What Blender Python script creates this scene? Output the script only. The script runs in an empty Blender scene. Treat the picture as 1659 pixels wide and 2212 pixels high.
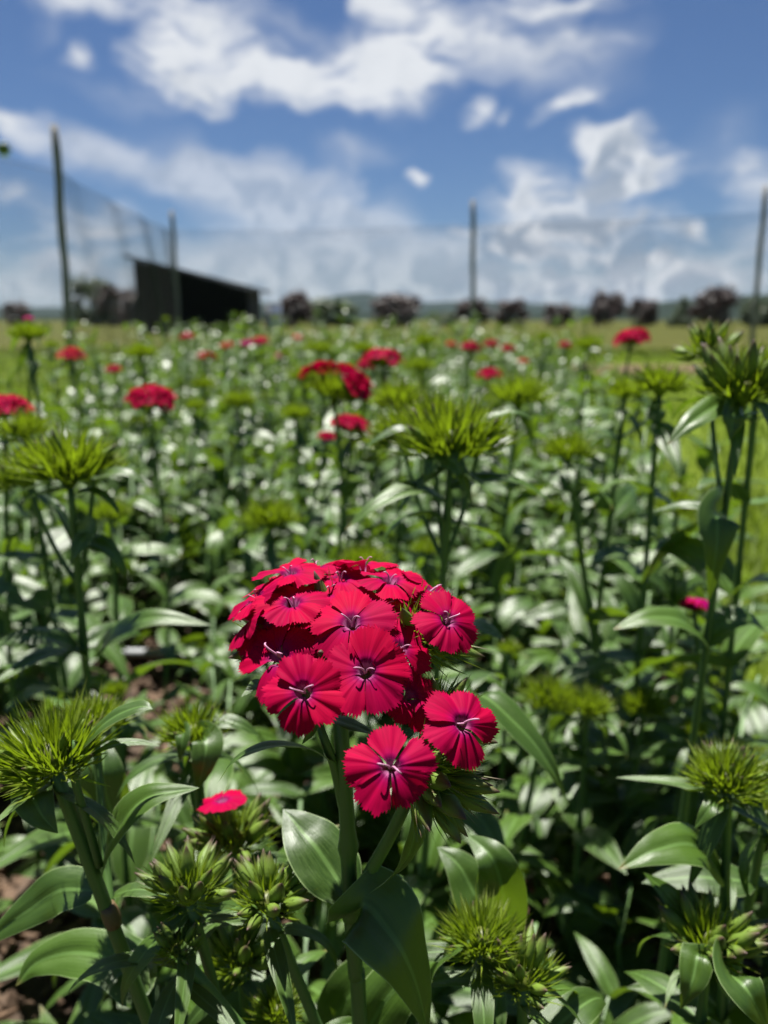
import bpy, math, random
import numpy as np
from mathutils import Vector, Matrix, noise as mnoise

R = math.radians
rng = random.Random(11)
nrng = np.random.default_rng(7)
sc = bpy.context.scene
COL = sc.collection

# ---------------------------------------------------------------- camera
H = 0.50                      # camera height above the soil, metres
PITCH = R(14.0)               # looking down
FPX = 1662.0                  # focal length in units of a 1659 x 2212 frame
cam_d = bpy.data.cameras.new('camera')
cam = bpy.data.objects.new('camera', cam_d)
COL.objects.link(cam)
cam.location = (0, 0, H)
cam.rotation_euler = (R(90) - PITCH, 0, 0)
cam_d.sensor_fit = 'VERTICAL'
cam_d.sensor_height = 24.0
cam_d.lens = 24.0 * FPX / 2212.0
cam_d.clip_start = 0.01
cam_d.clip_end = 20000
cam_d.dof.use_dof = True
cam_d.dof.focus_distance = 0.187
cam_d.dof.aperture_fstop = cam_d.lens / 2.3      # 2.3 mm wide pupil
sc.camera = cam

# ---------------------------------------------------------------- render look
sc.render.engine = 'CYCLES'
sc.view_settings.view_transform = 'Standard'
sc.view_settings.look = 'None'
sc.view_settings.exposure = 1.5
sc.view_settings.gamma = 1.0
sc.cycles.use_denoising = True
sc.cycles.max_bounces = 7
sc.cycles.diffuse_bounces = 2
sc.cycles.glossy_bounces = 3
sc.cycles.transmission_bounces = 5
sc.cycles.transparent_max_bounces = 6
sc.cycles.volume_bounces = 0
sc.cycles.sample_clamp_indirect = 4.0
sc.cycles.caustics_reflective = False
sc.cycles.caustics_refractive = False

# ---------------------------------------------------------------- sun
SUN_EL, SUN_AZ = R(74.0), R(-24.0)               # ahead of the camera, a little to its left
sun_dir = Vector((math.sin(SUN_AZ) * math.cos(SUN_EL), math.cos(SUN_AZ) * math.cos(SUN_EL), math.sin(SUN_EL)))
sun_d = bpy.data.lights.new('sun', 'SUN')
sun_d.energy = 5.0
sun_d.angle = R(0.53)
sun_d.color = (1.0, 0.965, 0.90)
sun = bpy.data.objects.new('sun', sun_d)
COL.objects.link(sun)
sun.rotation_euler = sun_dir.to_track_quat('Z', 'Y').to_euler()
sun.location = (0, 0, 30)


# ---------------------------------------------------------------- pixel <-> place
FWD = Vector((0, math.cos(PITCH), -math.sin(PITCH)))
UPV = Vector((0, math.sin(PITCH), math.cos(PITCH)))
RGT = Vector((1, 0, 0))
CAM = Vector((0, 0, H))


def ray(u, v):
    return FWD + RGT * ((u - 829.5) / FPX) - UPV * ((v - 1106.0) / FPX)


def P(u, v, d):
    """point at distance d along the optical axis"""
    return CAM + ray(u, v) * d


def PY(u, v, y):
    r = ray(u, v)
    return CAM + r * (y / r.y)


def PZ(u, v, z=0.0):
    r = ray(u, v)
    return CAM + r * ((z - H) / r.z)


# ---------------------------------------------------------------- node helpers
def nodes_of(m):
    m.use_nodes = True
    nt = m.node_tree
    nt.nodes.clear()
    return nt


def N(nt, kind, **kw):
    n = nt.nodes.new(kind)
    for k, v in kw.items():
        if k == 'inp':
            for kk, vv in v.items():
                n.inputs[kk].default_value = vv
        else:
            setattr(n, k, v)
    return n


def L(nt, a, b):
    nt.links.new(a, b)


def math_n(nt, op, a, b=None, c=None, clamp=False):
    n = nt.nodes.new('ShaderNodeMath')
    n.operation = op
    n.use_clamp = clamp
    for i, x in enumerate((a, b, c)):
        if x is None:
            continue
        if isinstance(x, (int, float)):
            n.inputs[i].default_value = x
        else:
            nt.links.new(x, n.inputs[i])
    return n.outputs[0]


def mixc(nt, fac, a, b, blend='MIX'):
    n = nt.nodes.new('ShaderNodeMix')
    n.data_type = 'RGBA'
    n.blend_type = blend
    for s, x in ((0, fac), (6, a), (7, b)):
        if isinstance(x, (int, float)):
            n.inputs[s].default_value = x
        elif isinstance(x, tuple):
            n.inputs[s].default_value = (*x, 1.0) if len(x) == 3 else x
        else:
            nt.links.new(x, n.inputs[s])
    return n.outputs[2]


def smooth(nt, x, lo, hi, a=0.0, b=1.0):
    n = nt.nodes.new('ShaderNodeMapRange')
    n.interpolation_type = 'SMOOTHSTEP'
    nt.links.new(x, n.inputs[0])
    n.inputs[1].default_value = lo
    n.inputs[2].default_value = hi
    n.inputs[3].default_value = a
    n.inputs[4].default_value = b
    return n.outputs[0]


# ---------------------------------------------------------------- world: sky with clouds
world = bpy.data.worlds.new('World')
sc.world = world
world.use_nodes = True
wt = world.node_tree
wt.nodes.clear()
tc = N(wt, 'ShaderNodeTexCoord')
sky = N(wt, 'ShaderNodeTexSky', sky_type='NISHITA')
sky.sun_disc = False
sky.sun_elevation = SUN_EL
sky.sun_rotation = SUN_AZ
sky.altitude = 300
sky.air_density = 1.0
sky.dust_density = 0.6
sky.ozone_density = 3.0
SKY_STRENGTH = 0.050

sep = N(wt, 'ShaderNodeSeparateXYZ')
L(wt, tc.outputs['Generated'], sep.inputs[0])
az = math_n(wt, 'MULTIPLY', math_n(wt, 'ARCTAN2', sep.outputs[0], sep.outputs[1]), 57.2958)
el = math_n(wt, 'MULTIPLY', math_n(wt, 'ARCSINE', sep.outputs[2]), 57.2958)
comb = N(wt, 'ShaderNodeCombineXYZ')
L(wt, az, comb.inputs[0])
L(wt, el, comb.inputs[1])
# warp the cloud coordinates with noise so that no outline is an ellipse
nz = N(wt, 'ShaderNodeTexNoise', noise_dimensions='2D', inp={'Scale': 0.26, 'Detail': 3.0, 'Roughness': 0.45})
L(wt, comb.outputs[0], nz.inputs['Vector'])
wv = N(wt, 'ShaderNodeVectorMath', operation='SUBTRACT')
L(wt, nz.outputs['Color'], wv.inputs[0])
wv.inputs[1].default_value = (0.5, 0.5, 0.5)
wm = N(wt, 'ShaderNodeVectorMath', operation='MULTIPLY_ADD')
L(wt, wv.outputs[0], wm.inputs[0])
wm.inputs[1].default_value = (3.6, 2.4, 0)
L(wt, comb.outputs[0], wm.inputs[2])
warped = wm.outputs[0]


def azel(u, v):
    r = ray(u, v).normalized()
    return math.degrees(math.atan2(r.x, r.y)), math.degrees(math.asin(r.z))


# (u, v, half width, half height, clockwise tilt, weight, greyness)
CLOUDS = [
    (345, 145, 85, 85, 0, 1.5, 0), (425, 195, 100, 62, 25, 1.3, .25), (530, 140, 190, 60, 6, 1.2, 0),
    (700, 165, 240, 70, 2, 1.5, 0), (865, 130, 140, 110, 0, 1.6, 0), (910, 60, 90, 100, 0, .8, 0), (630, 220, 130, 36, 0, .7, .1),
    (150, 0, 130, 45, 0, 1.2, 0), (330, 25, 170, 50, 10, .9, 0), (450, 55, 150, 45, 15, .65, 0), (500, 15, 150, 40, 0, .65, 0),
    (620, 60, 180, 40, 15, .5, 0), (820, 5, 60, 45, 0, 1.1, 0), (1000, 30, 120, 60, 0, .5, 0),
    (165, 125, 55, 30, 5, 1.1, 0), (25, 268, 85, 55, 20, 1.4, .1), (90, 60, 60, 40, -20, .4, 0), (250, 210, 200, 40, 15, .38, 0),
    (1040, 80, 100, 62, 5, 1.05, 0), (1110, 115, 170, 55, 0, .7, .1), (1230, 70, 150, 85, 0, .85, .15), (1335, 90, 110, 70, 0, .5, .1),
    (1170, 160, 230, 60, 10, .55, 0), (1240, 215, 100, 30, -22, 1.5, 0), (1120, 0, 90, 35, 0, 1.0, 0), (1270, 0, 160, 35, 0, .7, 0),
    (1030, 242, 48, 42, -15, 1.4, 0), (1100, 254, 36, 24, 0, .9, 0),
    (1340, 350, 130, 85, 0, 1.3, .75), (1285, 315, 70, 55, 0, 1.2, 0), (1345, 285, 55, 48, 0, 1.2, 0), (1425, 350, 85, 50, 10, 1.1, 0),
    (1330, 400, 140, 30, 0, 1.1, .2),
    (1120, 400, 95, 62, 0, 1.4, .15), (1180, 455, 150, 68, 5, 1.2, .4), (1320, 465, 150, 55, 0, 1.1, .4), (1480, 495, 62, 34, 0, 1.2, .1),
    (1280, 520, 300, 60, 0, 1.0, .9), (1100, 530, 120, 60, 0, .8, .3),
    (1600, 362, 90, 44, 0, 1.0, .1), (1655, 410, 100, 80, 0, 1.0, .3), (1560, 300, 130, 80, -30, .35, 0), (1640, 520, 90, 60, 0, .8, .3),
    (380, 365, 330, 72, 6, .95, .3), (600, 425, 280, 82, 4, 1.0, .3), (752, 388, 80, 52, 0, 1.0, 0), (770, 325, 120, 42, 0, .6, .1),
    (880, 390, 30, 24, 0, 1.4, 0), (700, 480, 260, 50, 0, .8, .3), (150, 310, 160, 50, 10, .6, .1),
    (190, 490, 150, 75, 0, 1.1, .35), (60, 560, 160, 60, 0, .9, .35), (240, 590, 160, 60, 0, .8, .4), (0, 400, 120, 50, 0, .7, .2),
    (520, 570, 280, 80, 0, 1.3, .40), (880, 565, 320, 85, 0, 1.3, .40), (1200, 600, 380, 70, 0, 1.2, .40), (1540, 600, 350, 80, 0, 1.2, .40),
    (650, 630, 600, 55, 0, 1.0, .35), (1250, 645, 600, 45, 0, 1.0, .35), (60, 620, 300, 50, 0, 1.0, .35), (1000, 505, 60, 30, 0, .8, .1),
]
dens = None
grey = None
veil = None
VEILS = {(380, 365), (600, 425), (700, 480), (1170, 160), (250, 210), (1335, 90), (150, 310), (1110, 115), (620, 60), (1000, 30), (770, 325), (650, 630), (1250, 645), (60, 620), (520, 570), (880, 565), (1560, 300), (90, 60)}
for (u, v, rx, ry, rot, wgt, gr) in CLOUDS:
    a0, e0 = azel(u, v)
    ppd = FPX / 57.3 / (math.cos(math.atan((u - 829.5) / FPX)) ** 1.0)
    mp = N(wt, 'ShaderNodeMapping', vector_type='TEXTURE')
    L(wt, warped, mp.inputs[0])
    mp.inputs['Location'].default_value = (a0, e0, 0)
    mp.inputs['Rotation'].default_value = (0, 0, -R(rot))
    mp.inputs['Scale'].default_value = (1.06 * rx / ppd, 1.06 * ry / ppd, 1)
    g = N(wt, 'ShaderNodeTexGradient', gradient_type='SPHERICAL')
    L(wt, mp.outputs[0], g.inputs[0])
    if (u, v) in VEILS:
        veil = math_n(wt, 'MULTIPLY_ADD', g.outputs['Fac'], wgt, veil if veil is not None else 0.0)
    else:
        dens = math_n(wt, 'MULTIPLY_ADD', g.outputs['Fac'], wgt, dens if dens is not None else 0.0)
    if gr:
        grey = math_n(wt, 'MULTIPLY_ADD', g.outputs['Fac'], gr, grey if grey is not None else 0.0)
# the same kind of cloud goes on over the rest of the sky
n2 = N(wt, 'ShaderNodeTexNoise', inp={'Scale': 3.2, 'Detail': 5.0, 'Roughness': 0.55})
sq = N(wt, 'ShaderNodeVectorMath', operation='MULTIPLY')
L(wt, tc.outputs['Generated'], sq.inputs[0])
sq.inputs[1].default_value = (1, 1, 2.2)
L(wt, sq.outputs[0], n2.inputs['Vector'])
rest = smooth(wt, n2.outputs['Fac'], 0.54, 0.78, 0.0, 0.9)
inview = math_n(wt, 'MULTIPLY', smooth(wt, math_n(wt, 'ABSOLUTE', az), 27.0, 40.0, 1.0, 0.0), smooth(wt, el, 20.0, 30.0, 1.0, 0.0))
dens = math_n(wt, 'ADD', dens, math_n(wt, 'MULTIPLY', rest, math_n(wt, 'SUBTRACT', 1.0, inview)))
n3 = N(wt, 'ShaderNodeTexNoise', noise_dimensions='2D', inp={'Scale': 0.55, 'Detail': 5.0, 'Roughness': 0.55})
st_ = N(wt, 'ShaderNodeVectorMath', operation='MULTIPLY')
L(wt, warped, st_.inputs[0])
st_.inputs[1].default_value = (0.42, 1.35, 1)
L(wt, st_.outputs[0], n3.inputs['Vector'])
fb = n3.outputs['Fac']
dd = math_n(wt, 'MULTIPLY', dens, math_n(wt, 'MULTIPLY_ADD', fb, 2.0, -0.10))
alpha = smooth(wt, dd, 0.10, 1.45, 0.0, 0.96)
valpha = smooth(wt, math_n(wt, 'MULTIPLY', veil, math_n(wt, 'MULTIPLY_ADD', fb, 0.9, 0.55)), 0.04, 1.05, 0.0, 0.60)
alpha = math_n(wt, 'SUBTRACT', 1.0, math_n(wt, 'MULTIPLY', math_n(wt, 'SUBTRACT', 1.0, alpha), math_n(wt, 'SUBTRACT', 1.0, valpha)))
n4 = N(wt, 'ShaderNodeTexNoise', noise_dimensions='2D', inp={'Scale': 0.5, 'Detail': 4.0, 'Roughness': 0.5})
L(wt, warped, n4.inputs['Vector'])
gshade = math_n(wt, 'MULTIPLY', grey, smooth(wt, n4.outputs['Fac'], 0.3, 0.62, 0.2, 1.5))
gshade = math_n(wt, 'ADD', gshade, smooth(wt, n4.outputs['Fac'], 0.42, 0.68, 0.0, 0.08))
ccol = mixc(wt, math_n(wt, 'MINIMUM', gshade, 1.0), (0.86, 0.89, 0.93), (0.36, 0.43, 0.53))
bg1 = N(wt, 'ShaderNodeBackground', inp={'Strength': SKY_STRENGTH})
tint = mixc(wt, 1.0, sky.outputs[0], (0.345, 0.42, 0.54), 'MULTIPLY')
L(wt, tint, bg1.inputs[0])
bg2 = N(wt, 'ShaderNodeBackground', inp={'Strength': 0.33})
L(wt, ccol, bg2.inputs[0])
mx = N(wt, 'ShaderNodeMixShader')
L(wt, alpha, mx.inputs[0])
L(wt, bg1.outputs[0], mx.inputs[1])
L(wt, bg2.outputs[0], mx.inputs[2])
wo = N(wt, 'ShaderNodeOutputWorld')
L(wt, mx.outputs[0], wo.inputs[0])
world.cycles.sampling_method = 'MANUAL'
world.cycles.sample_map_resolution = 512


# ---------------------------------------------------------------- materials
def plant_mat(name, dark, light, trans, tcol, rough=0.42, veins=14.0, tipcol=None, rib=None, under=None, spec=0.5, blotch=9.0):
    """leaf-like surface: UV.x runs base to tip, UV.y across"""
    m = bpy.data.materials.new(name)
    nt = nodes_of(m)
    uv = N(nt, 'ShaderNodeUVMap')
    sp = N(nt, 'ShaderNodeSeparateXYZ')
    L(nt, uv.outputs[0], sp.inputs[0])
    oi = N(nt, 'ShaderNodeObjectInfo')
    ge = N(nt, 'ShaderNodeNewGeometry')
    rnd = math_n(nt, 'FRACT', math_n(nt, 'MULTIPLY_ADD', ge.outputs['Random Per Island'], 3.7, oi.outputs['Random']))
    tcd = N(nt, 'ShaderNodeTexCoord')
    ns = N(nt, 'ShaderNodeTexNoise', inp={'Scale': blotch, 'Detail': 3.0})
    L(nt, tcd.outputs['Object'], ns.inputs['Vector'])
    f = math_n(nt, 'MULTIPLY_ADD', ns.outputs['Fac'], 0.7, math_n(nt, 'MULTIPLY_ADD', rnd, 0.75, -0.22), clamp=True)
    col = mixc(nt, f, dark, light)
    cbs = N(nt, 'ShaderNodeCombineXYZ')
    L(nt, math_n(nt, 'MULTIPLY', sp.outputs[0], 7.0), cbs.inputs[0])
    L(nt, math_n(nt, 'MULTIPLY', sp.outputs[1], 46.0), cbs.inputs[1])
    L(nt, math_n(nt, 'MULTIPLY', rnd, 40.0), cbs.inputs[2])
    stk = N(nt, 'ShaderNodeTexNoise', inp={'Scale': 1.0, 'Detail': 4.0, 'Roughness': 0.65})
    L(nt, cbs.outputs[0], stk.inputs['Vector'])
    col = mixc(nt, smooth(nt, stk.outputs['Fac'], 0.35, 0.70, 0.0, 0.55), col, light)
    if rib:
        wn = N(nt, 'ShaderNodeTexNoise', inp={'Scale': 34.0, 'Detail': 3.0, 'Roughness': 0.6})
        L(nt, tcd.outputs['Object'], wn.inputs['Vector'])
        spots_ = smooth(nt, wn.outputs['Fac'], 0.69, 0.76, 0.0, 0.55)
        tips_ = math_n(nt, 'MULTIPLY', smooth(nt, sp.outputs[0], 0.90, 0.985, 0.0, 0.8), smooth(nt, rnd, 0.72, 0.78))
        col = mixc(nt, math_n(nt, 'MAXIMUM', spots_, tips_), col, (0.13, 0.095, 0.03))
    if rib:
        d = math_n(nt, 'ABSOLUTE', math_n(nt, 'SUBTRACT', sp.outputs[1], 0.5))
        col = mixc(nt, math_n(nt, 'MULTIPLY', smooth(nt, d, 0.015, 0.055, 1.0, 0.0), 0.65), col, rib)
        # pale ciliate margin
        col = mixc(nt, smooth(nt, d, 0.475, 0.497, 0.0, 0.7), col, (0.25, 0.33, 0.14))
    if tipcol:
        col = mixc(nt, smooth(nt, sp.outputs[0], 0.5, 0.95, 0.0, 0.9), col, tipcol)
    if under:
        col = mixc(nt, math_n(nt, 'MULTIPLY', ge.outputs['Backfacing'], 0.6), col, under)
    b = N(nt, 'ShaderNodeBsdfPrincipled', inp={'Roughness': rough, 'Specular IOR Level': spec})
    L(nt, col, b.inputs['Base Color'])
    rv = math_n(nt, 'MULTIPLY_ADD', stk.outputs['Fac'], 0.45, rough - 0.22)
    L(nt, rv, b.inputs['Roughness'])
    if veins:
        wv_ = math_n(nt, 'SINE', math_n(nt, 'MULTIPLY', sp.outputs[1], veins * 6.283))
        n5 = N(nt, 'ShaderNodeTexNoise', inp={'Scale': 500.0, 'Detail': 2.0})
        L(nt, tcd.outputs['Object'], n5.inputs['Vector'])
        hgt = math_n(nt, 'MULTIPLY_ADD', wv_, 0.10, math_n(nt, 'MULTIPLY_ADD', stk.outputs['Fac'], 1.2, n5.outputs['Fac']))
        bp = N(nt, 'ShaderNodeBump', inp={'Strength': 0.20, 'Distance': 0.0005})
        L(nt, hgt, bp.inputs['Height'])
        L(nt, bp.outputs[0], b.inputs['Normal'])
    t = N(nt, 'ShaderNodeBsdfTranslucent')
    tm = mixc(nt, rnd, tcol, tuple(c * 0.7 for c in tcol))
    L(nt, tm, t.inputs[0])
    mxs = N(nt, 'ShaderNodeMixShader', inp={0: trans})
    L(nt, b.outputs[0], mxs.inputs[1])
    L(nt, t.outputs[0], mxs.inputs[2])
    o = N(nt, 'ShaderNodeOutputMaterial')
    L(nt, mxs.outputs[0], o.inputs[0])
    return m


LEAF = plant_mat('leaf_green', (0.010, 0.026, 0.005), (0.050, 0.098, 0.011), 0.19, (0.23, 0.39, 0.014), rough=0.41, spec=0.48,
                 rib=(0.11, 0.20, 0.05), under=(0.085, 0.14, 0.06))
STEM = plant_mat('stem_green', (0.035, 0.085, 0.02), (0.070, 0.14, 0.03), 0.10, (0.16, 0.34, 0.03), rough=0.5, veins=0, blotch=40)
BRACT = plant_mat('bract_green', (0.058, 0.100, 0.006), (0.165, 0.232, 0.011), 0.32, (0.30, 0.44, 0.012), rough=0.5, veins=0,
                  tipcol=(0.10, 0.11, 0.02))
BUD = plant_mat('bud_green', (0.075, 0.13, 0.018), (0.13, 0.20, 0.025), 0.15, (0.26, 0.38, 0.03), rough=0.5, veins=5,
                tipcol=(0.060, 0.018, 0.028), spec=0.4)
GRASSM = plant_mat('grass_blade', (0.065, 0.115, 0.008), (0.130, 0.175, 0.013), 0.30, (0.22, 0.32, 0.015), rough=0.6, veins=0)


def petal_mat(name, edge, mid, throat, tcol):
    m = bpy.data.materials.new(name)
    nt = nodes_of(m)
    uv = N(nt, 'ShaderNodeUVMap')
    sp = N(nt, 'ShaderNodeSeparateXYZ')
    L(nt, uv.outputs[0], sp.inputs[0])
    oi = N(nt, 'ShaderNodeObjectInfo')
    cr = N(nt, 'ShaderNodeValToRGB')
    e = cr.color_ramp.elements
    e[0].position, e[0].color = 0.0, (0.30, 0.16, 0.22, 1)
    e[1].position, e[1].color = 1.0, (*edge, 1)
    for pos, c in ((0.09, (0.34, 0.09, 0.20)), (0.16, throat), (0.28, mid), (0.48, edge)):
        k = e.new(pos)
        k.color = (*c, 1)
    # streaks along the petal
    cb = N(nt, 'ShaderNodeCombineXYZ')
    L(nt, math_n(nt, 'MULTIPLY', sp.outputs[0], 1.6), cb.inputs[0])
    L(nt, math_n(nt, 'MULTIPLY', sp.outputs[1], 26.0), cb.inputs[1])
    L(nt, math_n(nt, 'MULTIPLY', oi.outputs['Random'], 30.0), cb.inputs[2])
    ns = N(nt, 'ShaderNodeTexNoise', inp={'Scale': 1.0, 'Detail': 3.0})
    L(nt, cb.outputs[0], ns.inputs['Vector'])
    L(nt, math_n(nt, 'MULTIPLY_ADD', ns.outputs['Fac'], 0.22, math_n(nt, 'ADD', sp.outputs[0], -0.11)), cr.inputs[0])
    col = mixc(nt, smooth(nt, ns.outputs['Fac'], 0.35, 0.7), cr.outputs[0], mixc(nt, 1.0, cr.outputs[0], (0.80, 0.6, 0.85), 'MULTIPLY'))
    hue = N(nt, 'ShaderNodeHueSaturation')
    L(nt, math_n(nt, 'MULTIPLY_ADD', oi.outputs['Random'], .008, .496), hue.inputs['Hue'])
    L(nt, math_n(nt, 'MULTIPLY_ADD', oi.outputs['Random'], .24, .90), hue.inputs['Value'])
    L(nt, col, hue.inputs['Color'])
    col = hue.outputs[0]
    b = N(nt, 'ShaderNodeBsdfPrincipled', inp={'Roughness': 0.62, 'Specular IOR Level': 0.04})
    L(nt, col, b.inputs['Base Color'])
    bp = N(nt, 'ShaderNodeBump', inp={'Strength': 0.11, 'Distance': 0.0004})
    L(nt, ns.outputs['Fac'], bp.inputs['Height'])
    L(nt, bp.outputs[0], b.inputs['Normal'])
    t = N(nt, 'ShaderNodeBsdfTranslucent', inp={'Color': (*tcol, 1)})
    mxs = N(nt, 'ShaderNodeMixShader', inp={0: 0.28})
    L(nt, b.outputs[0], mxs.inputs[1])
    L(nt, t.outputs[0], mxs.inputs[2])
    o = N(nt, 'ShaderNodeOutputMaterial')
    L(nt, mxs.outputs[0], o.inputs[0])
    return m


PETAL = petal_mat('petal_crimson', (0.325, 0.0003, 0.034), (0.30, 0.0005, 0.054), (0.15, 0.003, 0.058), (0.36, 0.0, 0.024))
PETAL_MAG = petal_mat('petal_magenta', (0.38, 0.003, 0.13), (0.34, 0.003, 0.13), (0.16, 0.006, 0.12), (0.4, 0.0, 0.13))
PETAL_CORAL = petal_mat('petal_coral', (0.46, 0.04, 0.04), (0.40, 0.03, 0.05), (0.25, 0.02, 0.08), (0.5, 0.05, 0.03))
PETAL_PINK = petal_mat('petal_pale_pink', (0.45, 0.22, 0.22), (0.4, 0.15, 0.2), (0.35, 0.08, 0.18), (0.4, 0.2, 0.2))


def simple(name, col, rough=0.8, col2=None, scale=20.0, bump=0.0, metallic=0.0, spec=0.5, stretch=(1, 1, 1), detail=4.0):
    m = bpy.data.materials.new(name)
    nt = nodes_of(m)
    b = N(nt, 'ShaderNodeBsdfPrincipled', inp={'Roughness': rough, 'Metallic': metallic, 'Specular IOR Level': spec})
    tcd = N(nt, 'ShaderNodeTexCoord')
    mp = N(nt, 'ShaderNodeMapping')
    mp.inputs['Scale'].default_value = stretch
    L(nt, tcd.outputs['Object'], mp.inputs[0])
    ns = N(nt, 'ShaderNodeTexNoise', inp={'Scale': scale, 'Detail': detail, 'Roughness': 0.6})
    L(nt, mp.outputs[0], ns.inputs['Vector'])
    if col2:
        ge = N(nt, 'ShaderNodeNewGeometry')
        f = math_n(nt, 'MULTIPLY_ADD', ge.outputs['Random Per Island'], 0.5, math_n(nt, 'MULTIPLY_ADD', ns.outputs['Fac'], 1.4, -0.45), clamp=True)
        L(nt, mixc(nt, f, col, col2), b.inputs['Base Color'])
    else:
        b.inputs['Base Color'].default_value = (*col, 1)
    if bump:
        bp = N(nt, 'ShaderNodeBump', inp={'Strength': 0.6, 'Distance': bump})
        L(nt, ns.outputs['Fac'], bp.inputs['Height'])
        L(nt, bp.outputs[0], b.inputs['Normal'])
    o = N(nt, 'ShaderNodeOutputMaterial')
    L(nt, b.outputs[0], o.inputs[0])
    return m


STYLE = simple('style_pink', (0.40, 0.17, 0.28), 0.5)
NODE = simple('stem_node', (0.07, 0.035, 0.018), 0.6, (0.10, 0.07, 0.025), 90)
SOIL = simple('soil', (0.020, 0.012, 0.007), 0.95, (0.055, 0.034, 0.02), 30, 0.01)
CHIP = simple('wood_chip', (0.034, 0.019, 0.010), 0.85, (0.125, 0.073, 0.040), 60, 0.001, stretch=(1, 5, 5))
LAWN = simple('lawn', (0.034, 0.046, 0.007), 0.95, (0.066, 0.062, 0.013), 0.35, 0.0, spec=0.08, detail=9.0)
EARTH = simple('bare_earth', (0.065, 0.045, 0.027), 0.95, (0.10, 0.07, 0.042), 4, 0.01, spec=.1)
POST = simple('weathered_post', (0.115, 0.113, 0.110), 0.9, (0.18, 0.177, 0.172), 14, 0.002, stretch=(6, 6, 0.6))
NET = simple('black_netting', (0.035, 0.036, 0.04), 0.6)
PIPE = simple('drip_pipe', (0.20, 0.21, 0.22), 0.6, (0.28, 0.29, 0.30), 30)
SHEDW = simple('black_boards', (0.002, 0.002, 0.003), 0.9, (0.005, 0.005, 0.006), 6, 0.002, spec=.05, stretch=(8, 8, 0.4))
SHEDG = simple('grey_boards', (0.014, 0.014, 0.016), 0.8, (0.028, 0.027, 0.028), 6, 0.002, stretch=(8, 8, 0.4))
SHEDR = simple('shed_roof', (0.035, 0.033, 0.032), 0.6, (0.06, 0.055, 0.05), 4, 0.002)
BARK = simple('bark', (0.05, 0.038, 0.03), 0.9, (0.10, 0.08, 0.06), 10, 0.01)
MAROON = plant_mat('maroon_leaf', (0.014, 0.006, 0.007), (0.032, 0.013, 0.011), 0.15, (0.07, 0.015, 0.01), rough=0.5, veins=0, blotch=1)
TREEG = plant_mat('tree_leaf', (0.016, 0.036, 0.009), (0.038, 0.068, 0.016), 0.15, (0.08, 0.13, 0.01), rough=0.5, veins=0, blotch=1)
HILLG = simple('wooded_hill', (0.012, 0.019, 0.016), 1.0, (0.022, 0.030, 0.022), 0.02, spec=0.0, detail=8.0)


# ---------------------------------------------------------------- mesh helpers
class MB:
    def __init__(self):
        self.v, self.f, self.uv, self.mi = [], [], [], []

    def add(self, verts, faces, uvs=None, mi=0):
        o = len(self.v)
        self.v += [tuple(x) for x in verts]
        self.f += [tuple(i + o for i in f) for f in faces]
        self.uv += list(uvs) if uvs else [(0.5, 0.5)] * len(verts)
        self.mi += [mi] * len(faces)
        return self

    def mesh(self, name, mats, smooth_=True):
        me = bpy.data.meshes.new(name)
        me.from_pydata(self.v, [], self.f)
        for m in (mats if isinstance(mats, (list, tuple)) else [mats]):
            me.materials.append(m)
        ul = me.uv_layers.new(name='UVMap')
        li = np.empty(len(me.loops), dtype=np.int32)
        me.loops.foreach_get('vertex_index', li)
        uvs = np.array(self.uv, dtype=np.float32)[li]
        ul.data.foreach_set('uv', uvs.ravel())
        me.polygons.foreach_set('material_index', np.array(self.mi, dtype=np.int32))
        me.polygons.foreach_set('use_smooth', np.full(len(me.polygons), smooth_))
        me.update()
        return me

    def tube(self, pts, radii, sides=7, mi=0, cap=True):
        pts = [Vector(p) for p in pts]
        n = len(pts)
        if isinstance(radii, (int, float)):
            radii = [radii] * n
        vs, fs, us = [], [], []
        prev = None
        for i, p in enumerate(pts):
            t = (pts[min(i + 1, n - 1)] - pts[max(i - 1, 0)]).normalized()
            a = prev if prev is not None else (Vector((1, 0, 0)) if abs(t.x) < 0.8 else Vector((0, 1, 0)))
            a = (a - t * a.dot(t)).normalized()
            prev = a
            b = t.cross(a)
            for k in range(sides):
                w = 2 * math.pi * k / sides
                vs.append(p + (a * math.cos(w) + b * math.sin(w)) * radii[i])
                us.append((i / (n - 1), k / sides))
        for i in range(n - 1):
            for k in range(sides):
                k2 = (k + 1) % sides
                fs.append((i * sides + k, i * sides + k2, (i + 1) * sides + k2, (i + 1) * sides + k))
        if cap:
            fs.append(tuple(range(sides))[::-1])
            fs.append(tuple((n - 1) * sides + k for k in range(sides)))
        return self.add(vs, fs, us, mi)

    def box(self, x0, x1, y0, y1, z0, z1, mi=0):
        vs = [(x0, y0, z0), (x1, y0, z0), (x1, y1, z0), (x0, y1, z0), (x0, y0, z1), (x1, y0, z1), (x1, y1, z1), (x0, y1, z1)]
        fs = [(0, 3, 2, 1), (4, 5, 6, 7), (0, 1, 5, 4), (1, 2, 6, 5), (2, 3, 7, 6), (3, 0, 4, 7)]
        return self.add(vs, fs, None, mi)


def catmull(pts, n):
    pts = [Vector(p) for p in pts]
    ext = [pts[0] * 2 - pts[1]] + pts + [pts[-1] * 2 - pts[-2]]
    out = []
    seg = len(pts) - 1
    for i in range(n):
        x = i / (n - 1) * seg
        k = min(int(x), seg - 1)
        t = x - k
        a, b, c, d = ext[k], ext[k + 1], ext[k + 2], ext[k + 3]
        out.append(0.5 * ((2 * b) + (c - a) * t + (2 * a - 5 * b + 4 * c - d) * t * t + (3 * b - 3 * c + d - a) * t ** 3))
    return out


def leaf_w(t, base=0.36, shape=0.72):
    return math.sin(math.pi * min(1, t) ** shape) ** 0.9 * 1.0 + base * (1 - t) ** 3


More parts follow.
